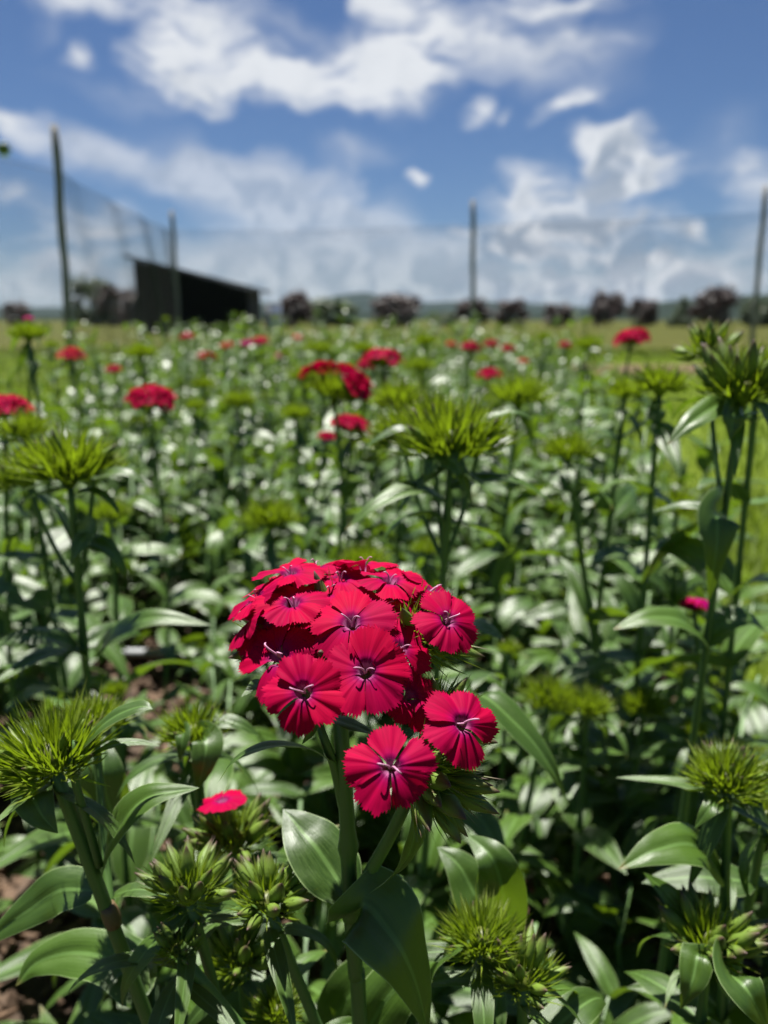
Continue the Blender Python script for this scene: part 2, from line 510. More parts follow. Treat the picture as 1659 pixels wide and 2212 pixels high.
def ribbon(mb, pts, width, up, n=14, m=6, fold=0.35, twist=0.0, wave=0.0, base=0.36, shape=0.72, seed=0, mi=0):
    """a leaf blade along pts; up = rough direction of its upper face"""
    C = catmull(pts, n)
    up = Vector(up)
    vs, us, fs = [], [], []
    for i, p in enumerate(C):
        t = i / (n - 1)
        T = (C[min(i + 1, n - 1)] - C[max(i - 1, 0)]).normalized()
        S = T.cross(up)
        if S.length < 1e-4:
            S = T.cross(Vector((0.3, 0.2, 1)))
        S.normalize()
        Nn = S.cross(T).normalized()
        if twist:
            q = Matrix.Rotation(twist * t, 3, T)
            S, Nn = q @ S, q @ Nn
        w = width * 0.5 * max(0.012, leaf_w(t, base, shape))
        if m > 2:
            w *= 1 + .07 * mnoise.noise((t * 5, seed * 1.7, .4))
        for j in range(m + 1):
            a = -1 + 2 * j / m
            z = w * fold * (abs(a) ** 0.85 - 0.72 * a * a)
            z += w * wave * a * a * math.sin(t * 9 + seed + (2 if a > 0 else 0))
            if m > 2:
                z += w * .16 * mnoise.noise((t * 4.5, a * 1.3, seed * .9 + 3.1))
            vs.append(p + S * (w * a) + Nn * z)
            us.append((t, j / m))
    for i in range(n - 1):
        for j in range(m):
            q = i * (m + 1) + j
            fs.append((q, q + 1, q + m + 2, q + m + 1))
    return mb.add(vs, fs, us, mi)


def arc_pts(e0, bend, lat, k=7, powr=1.25):
    """unit-length centre line leaving along +X at elevation e0 and bending down"""
    pts = [Vector((0, 0, 0))]
    for i in range(k):
        t = (i + 0.5) / k
        a = R(e0) - R(bend) * t ** powr
        s = R(lat) * t
        pts.append(pts[-1] + Vector((math.cos(a) * math.cos(s), math.cos(a) * math.sin(s), math.sin(a))) / k)
    return pts


LEAF_SPECS = [(38, 75, 8, .29), (22, 62, -10, .27), (52, 112, 5, .26), (10, 38, -6, .30), (58, 80, 10, .25), (34, 130, -8, .27),
              (-8, 45, 6, .28), (64, 55, -8, .25), (45, 90, 18, .32), (25, 35, 3, .27)]
NARROW_SPECS = [(15, 75, 6, .17), (40, 115, -8, .15), (-15, 50, 5, .18), (5, 20, -4, .15)]


def leaf_mesh(name, spec, n, m, seed):
    e0, b, lat, w = spec
    mb = MB()
    ribbon(mb, arc_pts(e0, b, lat), w, (0, 0, 1) if e0 < 60 else (-0.6, 0, 0.8), n, m, fold=0.42, twist=R([-22, 16, 8, -12][seed % 4]), wave=0.10, seed=seed)
    return mb.mesh(name, LEAF)


LEAVES = [leaf_mesh('leaf_blade', s, 13, 6, i) for i, s in enumerate(LEAF_SPECS)]
NARROW = [leaf_mesh('narrow_leaf_blade', s, 12, 4, i) for i, s in enumerate(NARROW_SPECS)]

WM = {}          # world matrix of every object made here


def link(o, wmat, parent=None):
    COL.objects.link(o)
    WM[o.name] = wmat
    if parent is not None:
        o.parent = parent
        o.matrix_basis = WM[parent.name].inverted() @ wmat
    else:
        o.matrix_basis = wmat
    return o


def obj(name, me, parent=None, wmat=None):
    return link(bpy.data.objects.new(name, me), wmat if wmat is not None else Matrix(), parent)


def thing(name, label, cat, loc, group=None):
    o = bpy.data.objects.new(name, None)
    o.empty_display_size = 0.02
    link(o, Matrix.Translation(loc))
    return tag(o, label, cat, group)


def tag(o, label=None, cat=None, group=None, kind=None):
    if label: o['label'] = label
    if cat: o['category'] = cat
    if group: o['group'] = group
    if kind: o['kind'] = kind
    return o


def frame(n, roll=0.0, ref=None):
    """rotation whose +Z is n"""
    n = Vector(n).normalized()
    ref = Vector(ref) if ref is not None else UPV
    x = ref - n * ref.dot(n)
    if x.length < 1e-3:
        x = Vector((1, 0, 0)) - n * n.x
    x.normalize()
    y = n.cross(x)
    m = Matrix((x, y, n)).transposed()
    return (m @ Matrix.Rotation(roll, 3, 'Z')).to_4x4()


def TRS(p, rot4, s):
    return Matrix.Translation(p) @ rot4 @ Matrix.Scale(s, 4)


# ================================================================= SETTING
def struct(name, mb, mat, parent=None, sm=False):
    o = obj(name, mb.mesh(name, mat, sm), parent)
    if parent is None:
        o['kind'] = 'structure'
    return o


g = MB()
ys = [-12, -4, 0, 3, 7, 12, 20, 40, 80, 200, 600, 2000, 9000]
xs = [-9000, -1500, -300, -80, -25, -10, -4, 0, 4, 10, 25, 80, 300, 1500, 9000]
vs = [(x, y, 0.0 if abs(x) < 30 and y < 60 else 0.0) for y in ys for x in xs]
fs = [(j * len(xs) + i, j * len(xs) + i + 1, (j + 1) * len(xs) + i + 1, (j + 1) * len(xs) + i) for j in range(len(ys) - 1) for i in range(len(xs) - 1)]
g.add(vs, fs)
struct('ground', g, LAWN)


LAWN2 = simple('mown_lawn', (0.056, 0.098, 0.008), 0.95, (0.108, 0.140, 0.014), 1.2, 0.0, spec=0.08, detail=9.0)
g = MB()
g.add([(-16, -6, .002), (16, -6, .002), (16, 11.5, .002), (-16, 11.5, .002)], [(0, 1, 2, 3)])
struct('lawn', g, LAWN2)


def bed_l(y): return -0.80 - 0.135 * y
def bed_r(y): return 0.28 + 0.17 * y


BED_END = 6.3
# bed soil: a low uneven bank, a little above the lawn
b = MB()
ny, nx = 60, 40
vs = []
for j in range(ny + 1):
    y = -0.6 + (BED_END + 0.9) * (j / ny)
    for i in range(nx + 1):
        t = i / nx
        x = bed_l(y) + (bed_r(y) - bed_l(y)) * t
        e = min(1, min(t, 1 - t) * 8, (ny - j) / 4, j / 4)
        vs.append((x, y, 0.006 + 0.012 * e + 0.010 * e * mnoise.noise((x * 6, y * 6, 0.3))))
fs = [(j * (nx + 1) + i, j * (nx + 1) + i + 1, (j + 1) * (nx + 1) + i + 1, (j + 1) * (nx + 1) + i) for j in range(ny) for i in range(nx)]
b.add(vs, fs)
struct('bed_soil', b, SOIL, sm=True)

b = MB()
pts = [(0.9, 7.4), (3.0, 7.2), (7.5, 7.6), (7.5, 9.3), (3.2, 9.0), (1.4, 9.2)]
b.add([(x, y, 0.006) for x, y in pts], [tuple(range(6))])
struct('bare_earth_strip', b, EARTH)


# hills
def hill(name, y0, depth, prof, base, seed):
    """prof: list of (x, height) for the ridge line"""
    mb = MB()
    n, k = 120, 8
    x0, x1 = prof[0][0], prof[-1][0]
    vs = []
    for j in range(k + 1):
        s = j / k
        for i in range(n + 1):
            x = x0 + (x1 - x0) * i / n
            h = np.interp(x, [p[0] for p in prof], [p[1] for p in prof])
            h *= math.sin(math.pi * min(1, s * 0.5 / 0.5) * 0.5) if s <= 1 else 1
            h += (mnoise.noise((x / depth * 6, s * 4, seed)) * 0.10 + mnoise.noise((x / depth * 25, s * 9, seed)) * 0.05) * base * s
            vs.append((x, y0 + depth * s, max(-0.5, h) - (0.5 if s == 0 else 0)))
    for i in range(n + 1):
        x = x0 + (x1 - x0) * i / n
        vs.append((x, y0 + depth * 2.2, -1.0))
    fs = [(j * (n + 1) + i, j * (n + 1) + i + 1, (j + 1) * (n + 1) + i + 1, (j + 1) * (n + 1) + i) for j in range(k + 1) for i in range(n)]
    mb.add(vs, fs)
    struct(name, mb, HILLG, sm=True)


def ridge(y, pairs):
    return [(PY(u, 690, y).x, max(1.0, PY(u, v - 7, y).z)) for u, v in pairs]


hill('far_hills', 3600, 600, ridge(4200, [(-900, 668), (0, 671), (300, 672), (520, 664), (600, 660), (700, 655), (740, 642), (790, 639), (830, 648), (900, 662), (1000, 657), (1080, 659), (1150, 663), (1220, 669), (1300, 672), (1500, 660), (2600, 650)]), 60, 1.0)
hill('near_hills', 1300, 260, ridge(1560, [(-900, 684), (200, 684), (700, 682), (1000, 680), (1180, 682), (1290, 676), (1400, 662), (1500, 652), (1600, 645), (1700, 640), (2000, 632), (2600, 628)]), 12, 5.0)


# ---------------------------------------------------------------- trees on the field
def crown_mesh(name, mat, seed, w, h, lobes, nleaf, leaf, conical=False):
    r = random.Random(seed)
    mb = MB()
    blobs = []
    for k in range(lobes):
        a = r.uniform(0, 6.28)
        zz = r.uniform(0.06, 0.86)
        rad = (1 - zz) * 0.42 if conical else 0.34 * math.sin(math.pi * (0.15 + 0.75 * zz))
        blobs.append((Vector((math.cos(a) * rad * w, math.sin(a) * rad * w, zz * h)), r.uniform(0.16, 0.27) * w))
    vs, fs, us = [], [], []
    for k in range(nleaf):
        c, rr = r.choice(blobs)
        d = Vector((r.gauss(0, 1), r.gauss(0, 1), r.gauss(0, 0.8))).normalized()
        p = c + d * rr * r.uniform(0.2, 1.05)
        nrm = (d + Vector((r.gauss(0, .6), r.gauss(0, .6), r.gauss(0, .6) + 0.4))).normalized()
        q = frame(nrm, r.uniform(0, 6.28), (0.1, 0.2, 1)).to_3x3()
        s = leaf * r.uniform(0.6, 1.4)
        o = len(vs)
        vs += [p + q @ Vector(x) for x in ((-s, 0, 0), (0, -s * .55, s * .1), (s, 0, 0), (0, s * .55, s * .1))]
        us += [(0, .5), (.5, 0), (1, .5), (.5, 1)]
        fs.append((o, o + 1, o + 2, o + 3))
    mb.add(vs, fs, us)
    return mb.mesh(name, mat, False)


def trunk_mesh(h, seed):
    r = random.Random(seed)
    mb = MB()
    mb.tube([(0, 0, -0.05), (0.02, 0, h * 0.2), (-0.03, 0.02, h * 0.45), (0.02, 0, h * 0.8)], [0.07 * h / 2, 0.05 * h / 2, 0.035 * h / 2, 0.012 * h / 2], 8)
    for k in range(7):
        a = r.uniform(0, 6.28)
        z0 = h * r.uniform(0.2, 0.6)
        l = h * r.uniform(0.2, 0.34)
        d = Vector((math.cos(a) * .7, math.sin(a) * .7, .75))
        mb.tube([Vector((0, 0, z0)), Vector((0, 0, z0)) + d * l * .5, Vector((0, 0, z0)) + d * l + Vector((0, 0, .1 * l))], [0.02 * h / 2, 0.014 * h / 2, 0.006 * h / 2], 6)
    return mb.mesh('trunk', BARK)


CR_M = [crown_mesh('maroon_crown', MAROON, s, 1.0, 1.0, 22, 2600, 0.045) for s in (1, 2, 3)]
CR_G = [crown_mesh('green_crown', TREEG, s, 1.0, 1.0, 24, 2800, 0.045) for s in (4, 5)]
CR_C = [crown_mesh('green_cone_crown', TREEG, 9, 1.0, 1.0, 20, 2000, 0.045, True)]
TR = trunk_mesh(1.0, 3)
# (u centre, v top, width px, distance, kind, label)
TREES = [
    (38, 652, 52, 62, 'm', 'small maroon tree seen behind the pink-tipped bud head near the picture edge'),
    (205, 600, 92, 75, 'g', 'tall round green tree between the first post and the black shed'),
    (262, 622, 85, 64, 'm', 'dark maroon tree growing against the wall of the black shed'),
    (640, 632, 72, 58, 'm', 'maroon tree next in the row after the grey end of the black shed'),
    (712, 640, 110, 66, 'g', 'low broad green tree between two maroon trees in front of the blue hill'),
    (855, 636, 95, 54, 'm', 'broadest maroon tree, standing before the foot of the blue hill'),
    (960, 672, 60, 70, 'g', 'low green shrub tree just before the middle fence post'),
    (1022, 646, 66, 58, 'm', 'maroon tree standing right behind the middle fence post'),
    (1105, 648, 66, 58, 'm', 'maroon tree next after the middle fence post'),
    (1205, 655, 58, 60, 'm', 'smallest maroon tree of the row, in front of the lowest dip of hills'),
    (1312, 632, 64, 57, 'm', 'tall narrow maroon tree where the green hill begins to rise'),
    (1388, 646, 56, 59, 'm', 'short maroon tree beside the tall narrow one below the green hill'),
    (1470, 640, 46, 62, 'c', 'slim conical green tree between two maroon trees below the green hill'),
    (1540, 622, 88, 55, 'm', 'largest maroon tree below the green hill, above the tall purple-tipped bud heads'),
    (1638, 640, 70, 64, 'g', 'green tree behind the end fence post at the picture edge'),
]
for i, (u, v, w, dist, kind, lab) in enumerate(TREES):
    x = PY(u, 690, dist).x
    top = H + (PY(u, v, dist).z - H) * 1.12
    wid = w / FPX * dist
    t = thing({'m': 'maroon_tree', 'g': 'green_tree', 'c': 'conifer_tree'}[kind], lab, 'tree', (x, dist, 0), 'young trees across the field')
    me = {'m': CR_M[i % 3], 'g': CR_G[i % 2], 'c': CR_C[0]}[kind]
    rz = Matrix.Rotation(i * 1.3, 4, 'Z')
    base = top * 0.05
    obj('trunk', TR, t, Matrix.Translation((x, dist, 0)) @ rz @ Matrix.Scale(top, 4))
    obj('crown', me, t, Matrix.Translation((x, dist, base - 0.05 * top)) @ rz @ Matrix.Diagonal((wid * 1.15, wid * 1.15, (top - base) * 1.0, 1)))

# ---------------------------------------------------------------- black shed
SD = 30.0
sx0, sx1 = PY(297, 690, SD).x, PY(537, 690, SD).x
zl = PY(297, 562, SD).z
zr = PY(537, 624, SD).z
shed = thing('garden_shed', 'black boarded lean-to shed with a single sloping roof beyond the fence', 'shed', (sx0, SD, 0))
SDEP = 3.0


def shed_top(x):
    return zl + (zr - zl) * (x - sx0) / (sx1 - sx0)


nb = 22
for k in range(nb):
    xa = sx0 + (sx1 - sx0) * k / nb
    xb = sx0 + (sx1 - sx0) * (k + 1) / nb - 0.012
    za, zb = shed_top(xa), shed_top(xb)
    y0, y1 = SD - 0.012 * (k % 2), SD + 0.03
    mb = MB()
    mb.add([(xa, y0, 0), (xb, y0, 0), (xb, y1, 0), (xa, y1, 0), (xa, y0, za), (xb, y0, zb), (xb, y1, zb), (xa, y1, za)],
           [(0, 3, 2, 1), (4, 5, 6, 7), (0, 1, 5, 4), (1, 2, 6, 5), (2, 3, 7, 6), (3, 0, 4, 7)])
    obj('board', mb.mesh('board', SHEDW, False), shed)
for k in range(12):
    ya = SD + 0.04 + (SDEP - 0.04) * k / 12
    yb = SD + 0.04 + (SDEP - 0.04) * (k + 1) / 12 - 0.012
    mb = MB().box(sx1 - 0.03, sx1 + 0.012 * (k % 2), ya, yb, 0, zr - 0.01)
    obj('side_board', mb.mesh('side_board', SHEDG, False), shed)
mb = MB()
mb.add([(sx0, SD + .04, 0), (sx0, SD + SDEP, 0), (sx0, SD + SDEP, zl), (sx0, SD + .04, zl), (sx1 - .04, SD + SDEP, 0), (sx1 - .04, SD + SDEP, zr)], [(0, 1, 2, 3), (1, 4, 5, 2)])
obj('wall', mb.mesh('wall', SHEDW, False), shed)
mb = MB()
xa, xb, y0, y1 = sx0 - 0.25, sx1 + 0.42, SD - 0.3, SD + SDEP + 0.25
za, zb = shed_top(xa), shed_top(xb)
mb.add([(xa, y0, za + .01), (xb, y0, zb + .01), (xb, y1, zb + .01), (xa, y1, za + .01), (xa, y0, za + .12), (xb, y0, zb + .12), (xb, y1, zb + .12), (xa, y1, za + .12)],
       [(0, 3, 2, 1), (4, 5, 6, 7), (0, 1, 5, 4), (1, 2, 6, 5), (2, 3, 7, 6), (3, 0, 4, 7)])
obj('roof', mb.mesh('roof', SHEDR, False), shed)

# guessed barrel shape, stands in for an unidentified pale glint past the shed
bx, by = PY(590, 690, 31.0).x, 31.0
brl = thing('glint_stand_in', 'pale barrel shape standing in for an unidentified glint beyond the grey end of the shed', 'barrel', (bx, by, 0))
mb = MB()
zz_ = [0, .02, .33, .36, .39, .70, .73, .76, 1.05, 1.08]
rr_ = [.30, .33, .33, .35, .33, .33, .35, .33, .33, .30]
mb.tube([(bx, by, z) for z in zz_], rr_, 20)
obj('body', mb.mesh('barrel_body', simple('galvanised', (0.55, 0.57, 0.60), 0.35, (0.7, 0.72, 0.75), 8, 0.002, metallic=.6)), brl)
mb = MB()
mb.tube([(bx, by, 1.082), (bx, by, 1.10), (bx, by, 1.12)], [.29, .31, .31], 20)
obj('lid', mb.mesh('barrel_lid', PIPE), brl)

# ---------------------------------------------------------------- deer fence
fence = thing('deer_fence', 'tall netting fence on slender grey posts around the flower bed', 'fence', (-2, 11, 0))


def post_at(u_top, v_top, y):
    p = PY(u_top, v_top, y)
    return Vector((p.x, p.y, 0)), p.z


posts = []
for (u, v, y, lean, lab) in ((118, 270, 7.0, 0.06, None), (371, 455, 12.6, 0.0, None), (1022, 432, 11.8, -0.06, None), (1655, 402, 10.6, -0.05, None)):
    bpt, h = post_at(u, v, y)
    posts.append((bpt, h))
    mb = MB()
    n = 10
    mb.tube([bpt + Vector((-lean + lean * 1.0 * k / n + 0.006 * math.sin(k * 1.7), 0, -0.1 + (h + 0.1) * k / n)) for k in range(n + 1)],
            [0.034 * (1.0 + 0.05 * math.sin(k * 2.3)) for k in range(n + 1)], 10)
    obj('post', mb.mesh('post', POST), fence)
# posts that continue the runs outside the view
ext_l = Vector((-4.35, 1.5, 0))
ext_r = Vector((11.0, 9.6, 0))
for bpt in (ext_l, ext_r):
    mb = MB()
    mb.tube([bpt + Vector((0, 0, -0.1)), bpt + Vector((0, 0, 2.3))], [0.036, 0.034], 10)
    obj('post', mb.mesh('post', POST), fence)


def netting(A, B, ha, hb, cell=0.05, th=0.0018, sag=0.03):
    mb = MB()
    d = B - A
    ln = d.length
    nx_ = int(ln / cell)
    rows = int(max(ha, hb) / cell)
    nrm = Vector((-d.y, d.x, 0)).normalized()

    def pt(s, t):
        h = ha + (hb - ha) * s - sag * 4 * s * (1 - s) * t
        p = A + d * s
        bulge = 0.02 * math.sin(s * 7 + 1) * math.sin(t * 3.1) + 0.02 * math.sin(s * 23 + t * 5)
        return Vector((p.x, p.y, h * t)) + nrm * bulge

    for i in range(nx_ + 1):
        s = i / nx_
        mb.tube([pt(s, k / 6) for k in range(7)], th, 3, cap=False)
    for j in range(rows + 1):
        t = j / rows
        mb.tube([pt(k / 16, t) for k in range(17)], th * (2.2 if j == rows else 1.0), 3, cap=False)
    o = obj('netting', mb.mesh('netting', NET, False), fence)
    o['kind'] = 'stuff'
    return o


p1, p2, p3, p4 = [p for p, h in posts]
hz = lambda u, v, y: PY(u, v, y).z
n1 = hz(125, 372, p1.y)
n2_ = hz(380, 500, p2.y)
n3_ = hz(1020, 488, p3.y)
n4_ = hz(1655, 462, p4.y)
netting(ext_l, p1, n1 + 0.02, n1)
netting(p1, p2, n1, n2_)
netting(p2, p3, n2_, n3_)
netting(p3, p4, n3_, n4_)
netting(p4, ext_r, n4_, n4_)
# knot of green twine and leaf caught on the top strand
kp = PY(6, 322, 5.6)
kp = Vector((kp.x, kp.y, kp.z))
mb = MB()
for k in range(9):
    a = k * 0.7
    ribbon(mb, [kp, kp + Vector((math.cos(a) * .03, .01 * math.sin(3 * a), math.sin(a) * .03)), kp + Vector((math.cos(a) * .055, .02, math.sin(a) * .05))], 0.035, (0, -1, 0.2), 6, 2)
obj('snagged_leaf', mb.mesh('snagged_leaf', LEAF), fence)


# ================================================================= PLANT TEMPLATES
def bract_tuft(seed, nb=380, flat=0.55, purple=False):
    """spiny dome of narrow bracts, unit radius, base at the origin, axis +Z"""
    r = random.Random(seed)
    mb = MB()
    for k in range(nb):
        pol = math.acos(1 - r.random() ** 0.9 * 0.98)         # 0 .. ~89 degrees
        a = r.uniform(0, 6.2832)
        d = Vector((math.sin(pol) * math.cos(a), math.sin(pol) * math.sin(a), math.cos(pol)))
        o = Vector((d.x * 0.58, d.y * 0.58, 0.05 + 0.34 * max(0, d.z) - 0.12 * (1 - d.z))) * r.uniform(0.4, 1.0)
        ln = r.uniform(0.26, 0.62) * (1.3 if r.random() < .12 else 1.0)
        d = (d + Vector((r.gauss(0, .16), r.gauss(0, .16), 0.38 + r.gauss(0, .18)))).normalized()
        bend = Vector((r.gauss(0, .10), r.gauss(0, .10), r.uniform(-0.02, .22)))
        w = r.uniform(0.022, 0.046)
        p0, p1_, p2_ = o, o + d * ln * .55, o + d * ln + bend * ln * .6
        ribbon(mb, [p0, p1_, p2_], w, d.cross(Vector((r.gauss(0, 1), r.gauss(0, 1), r.gauss(0, 1)))), 5, 2, fold=0.9, base=0.5, shape=0.5)
    # green receptacle so that the tuft is not hollow
    mb.tube([(0, 0, -0.22), (0, 0, -0.05), (0, 0, 0.12), (0, 0, 0.3)], [0.06, 0.2, 0.28, 0.10], 8)
    return mb.mesh('bract_tuft', BRACT)


TUFTS_THIN = [bract_tuft(s, nb) for s, nb in ((11, 260), (12, 230))]
TUFTS = [bract_tuft(s, nb) for s, nb in ((1, 640), (2, 560), (3, 720), (4, 600))]


def bud_mesh(seed, fat=0.16):
    r = random.Random(seed)
    mb = MB()
    prof = [(0, .35), (.12, .8), (.35, 1.0), (.58, .85), (.76, .55), (.9, .26), (1.0, .03)]
    mb.tube([(r.gauss(0, .004), r.gauss(0, .004), z) for z, _ in prof], [fat * w for _, w in prof], 8)
    for k in range(4):                                          # awl-shaped scales hugging the calyx
        a = k * math.pi / 2 + r.uniform(-.3, .3)
        q = Vector((math.cos(a), math.sin(a), 0))
        ribbon(mb, [q * fat * .6, q * fat * 1.25 + Vector((0, 0, .4)), q * fat * r.uniform(1.2, 2.2) + Vector((0, 0, r.uniform(.75, 1.1)))], 0.06, q, 6, 2, fold=0.5, base=0.8, shape=.6)
    return mb.mesh('bud', BUD)


BUDS = [bud_mesh(s, f) for s, f in ((1, .18), (2, .15), (3, .20))]


def petal_mesh(seed, nr=11, nc=35, mat=None, name='petal'):
    r = random.Random(seed)
    mb = MB()
    vs, us, fs = [], [], []
    ph, amp = r.uniform(0, 6), r.uniform(0.5, 1.2)
    tooth = [r.uniform(0.25, 1.6) for _ in range(nc)]
    lobe = [r.gauss(0, .022) for _ in range(nc)]
    flop = r.uniform(-.06, .14)
    skew = r.uniform(-.05, .05)
    for i in range(nr):
        t = i / (nr - 1)
        rr = 0.07 + 0.93 * t
        ang = 0.60 + 0.06 * min(1, max(0, (t - 0.12)) / 0.6) ** 0.75
        for j in range(nc):
            a = -1 + 2 * j / (nc - 1)
            rad = rr
            edge = 1.0 - 0.20 * abs(a) ** 3.0
            rad *= 1 + (edge - 1) * t ** 2
            if i == nr - 1:
                rad += (0.042 if j % 2 else -0.042) * tooth[j] + lobe[j // 4]
            elif i == nr - 2:
                rad += (0.012 if j % 2 else -0.030)
            th = a * ang + skew * t
            z = -0.30 * (1 - min(1, t / 0.22)) ** 2 + 0.06 * t - 0.13 * t * t * amp
            z += 0.045 * t * math.sin(a * 4.0 + ph) * amp + 0.012 * t * math.sin(a * 11 + ph * 2)
            z += 0.05 * t * a * (1 if seed % 2 else -1) - flop * max(0, t - .45) ** 1.5
            z -= 0.035 * t * math.exp(-(a / 0.12) ** 2)
            vs.append((rad * math.cos(th), rad * math.sin(th), z))
            us.append((t, (a + 1) / 2))
    for i in range(nr - 1):
        for j in range(nc - 1):
            q = i * nc + j
            fs.append((q, q + nc, q + nc + 1, q + 1))
    mb.add(vs, fs, us)
    return mb.mesh(name, mat or PETAL)


PETALS = [petal_mesh(s) for s in range(1, 13)]


def style_mesh(seed, sgn):
    r = random.Random(seed)
    mb = MB()
    pts = []
    for k in range(12):
        t = k / 11
        a = t * r.uniform(2.6, 3.6) if k == 0 else t * 3.2
        pts.append(Vector((sgn * (0.03 + 0.24 * (1 - math.cos(a * .75)) * .8), 0.04 * math.sin(4 * t + seed), -0.25 + 0.62 * math.sin(min(a * .62, 2.0)))))
    mb.tube(pts, [0.036 * (1 - .35 * k / 11) for k in range(12)], 7)
    return mb.mesh('style', STYLE)


STYLES = [style_mesh(1, 1), style_mesh(2, -1), style_mesh(5, 1)]


def calyx_mesh():
    mb = MB()
    mb.tube([(0, 0, -0.36), (0, 0, -0.45), (0, 0, -0.8), (0, 0, -1.3), (0, 0, -1.55), (0, 0, -2.0)], [0.12, 0.15, 0.19, 0.19, 0.12, 0.05], 9)
    for k in range(5):
        a = k * 1.2566 + .3
        q = Vector((math.cos(a), math.sin(a), 0))
        ribbon(mb, [q * .17 + Vector((0, 0, -1.4)), q * .22 + Vector((0, 0, -.8)), q * .20 + Vector((0, 0, -.42))], 0.13, q, 6, 2, fold=.5, base=.8)
    return mb.mesh('calyx', BUD)


CALYX = calyx_mesh()


def low_flower(seed, mat):
    """whole small flower for heads farther off: five toothed petals in one piece"""
    r = random.Random(seed)
    mb = MB()
    for k in range(5):
        a0 = k * 1.2566
        vs, us, fs = [], [], []
        for i in range(4):
            t = i / 3
            for j in range(9):
                a = -1 + j / 4
                rad = (0.08 + .92 * t) * (1 - .1 * t * a * a) + ((.05 if j % 2 else -.05) if i == 3 else 0)
                th = a0 + a * (.3 + .4 * t)
                vs.append((rad * math.cos(th), rad * math.sin(th), -.2 * (1 - t) ** 2 + .05 * math.sin(a * 4 + k) * t + r.uniform(-.02, .02)))
                us.append((t, (a + 1) / 2))
        for i in range(3):
            for j in range(8):
                q = i * 9 + j
                fs.append((q, q + 9, q + 10, q + 1))
        mb.add(vs, fs, us)
    return mb.mesh('small_flower', mat)


LOWF = {m.name: [low_flower(s, m) for s in (1, 2)] for m in (PETAL, PETAL_MAG, PETAL_CORAL, PETAL_PINK)}


def stem_mesh(pts, r0, r1, nodes_t=(), sides=8, n=None):
    n = n or max(8, 3 * len(pts))
    C = catmull(pts, n)
    rad = []
    for i in range(n):
        t = i / (n - 1)
        rr = r0 + (r1 - r0) * t
        for q in nodes_t:
            rr *= 1 + 0.38 * math.exp(-((t - q) / 0.018) ** 2)
        rad.append(rr)
    mb = MB()
    mb.tube(C, rad, sides)
    return mb.mesh('stem', STEM), C


def place_leaf(root, pos, azim, length, rr, narrow=False, tilt=0.0):
    me = (NARROW if narrow else LEAVES)[rr.randrange(len(NARROW) if narrow else len(LEAVES))]
    M = Matrix.Translation(pos) @ Matrix.Rotation(azim, 4, 'Z') @ Matrix.Rotation(rr.gauss(0, .25), 4, 'X') @ Matrix.Rotation(tilt + rr.gauss(0, .12), 4, 'Y') @ Matrix.Diagonal((length, length * rr.uniform(.85, 1.15), length, 1))
    return obj('leaf', me, root, M)


def bud_head(root, pos, axis, rad, rr, fine=True, buds=10, detail=True):
    roll = rr.uniform(0, 6.28)
    F = frame(axis, roll, (0.2, 1, 0.1))
    tf = TUFTS if fine else TUFTS_THIN
    h = obj('bud_head', tf[rr.randrange(len(tf))], root, Matrix.Translation(pos) @ F @ Matrix.Diagonal((rad, rad, rad * rr.uniform(.9, 1.05), 1)))
    if detail:
        for k in range(buds):
            pol = math.acos(1 - rr.random() * 1.0)
            a = rr.uniform(0, 6.28)
            d = Vector((math.sin(pol) * math.cos(a), math.sin(pol) * math.sin(a), math.cos(pol)))
            o = Vector((d.x * .42, d.y * .42, .06 + .26 * d.z)) * rad
            s = rad * (rr.uniform(.36, .52) if fine else rr.uniform(.60, .82)); s2 = s * (.8 if fine else 1)
            Mb = Matrix.Translation(pos) @ F @ TRS(o, frame(d + Vector((0, 0, .45)), rr.uniform(0, 6), (0.3, 0.1, 1)), 1.0) @ Matrix.Diagonal((s2, s2, s, 1))
            obj('bud', BUDS[rr.randrange(3)], h, Mb)
    return h


def flower_dome(root, pos, axis, rad, rr, mats, count=20, ring=False):
    """a rounded head of small open flowers above a green tuft"""
    F = frame(axis, rr.uniform(0, 6.28), (0.2, 1, 0.1))
    h = obj('flower_head', TUFTS[rr.randrange(len(TUFTS))], root, Matrix.Translation(pos) @ F @ Matrix.Scale(rad * .86, 4))
    for k in range(count):
        t = (k + .5) / count
        pol = math.acos(1 - t * 0.95) if not ring else R(rr.uniform(15, 86))
        pol += rr.gauss(0, .09)
        a = k * 2.39996 + rr.gauss(0, .2)
        if not ring and rr.random() < .16:
            continue
        d = Vector((math.sin(pol) * math.cos(a), math.sin(pol) * math.sin(a), math.cos(pol) + .12)).normalized()
        o = Vector((d.x * .92, d.y * .92, .30 + .42 * d.z)) * rad
        if ring and (F.to_3x3() @ d).y < .05 and (F.to_3x3() @ d).x < .45:
            continue                          # open only round the back and one side
        Mf = Matrix.Translation(pos) @ F @ TRS(o, frame(d + Vector((rr.gauss(0, .2), rr.gauss(0, .2), .35)), rr.uniform(0, 6), (0.3, 0.1, 1)), rad * rr.uniform(.27, .42))
        obj('flower', LOWF[rr.choice(mats).name][k % 2], h, Mf)
    return h


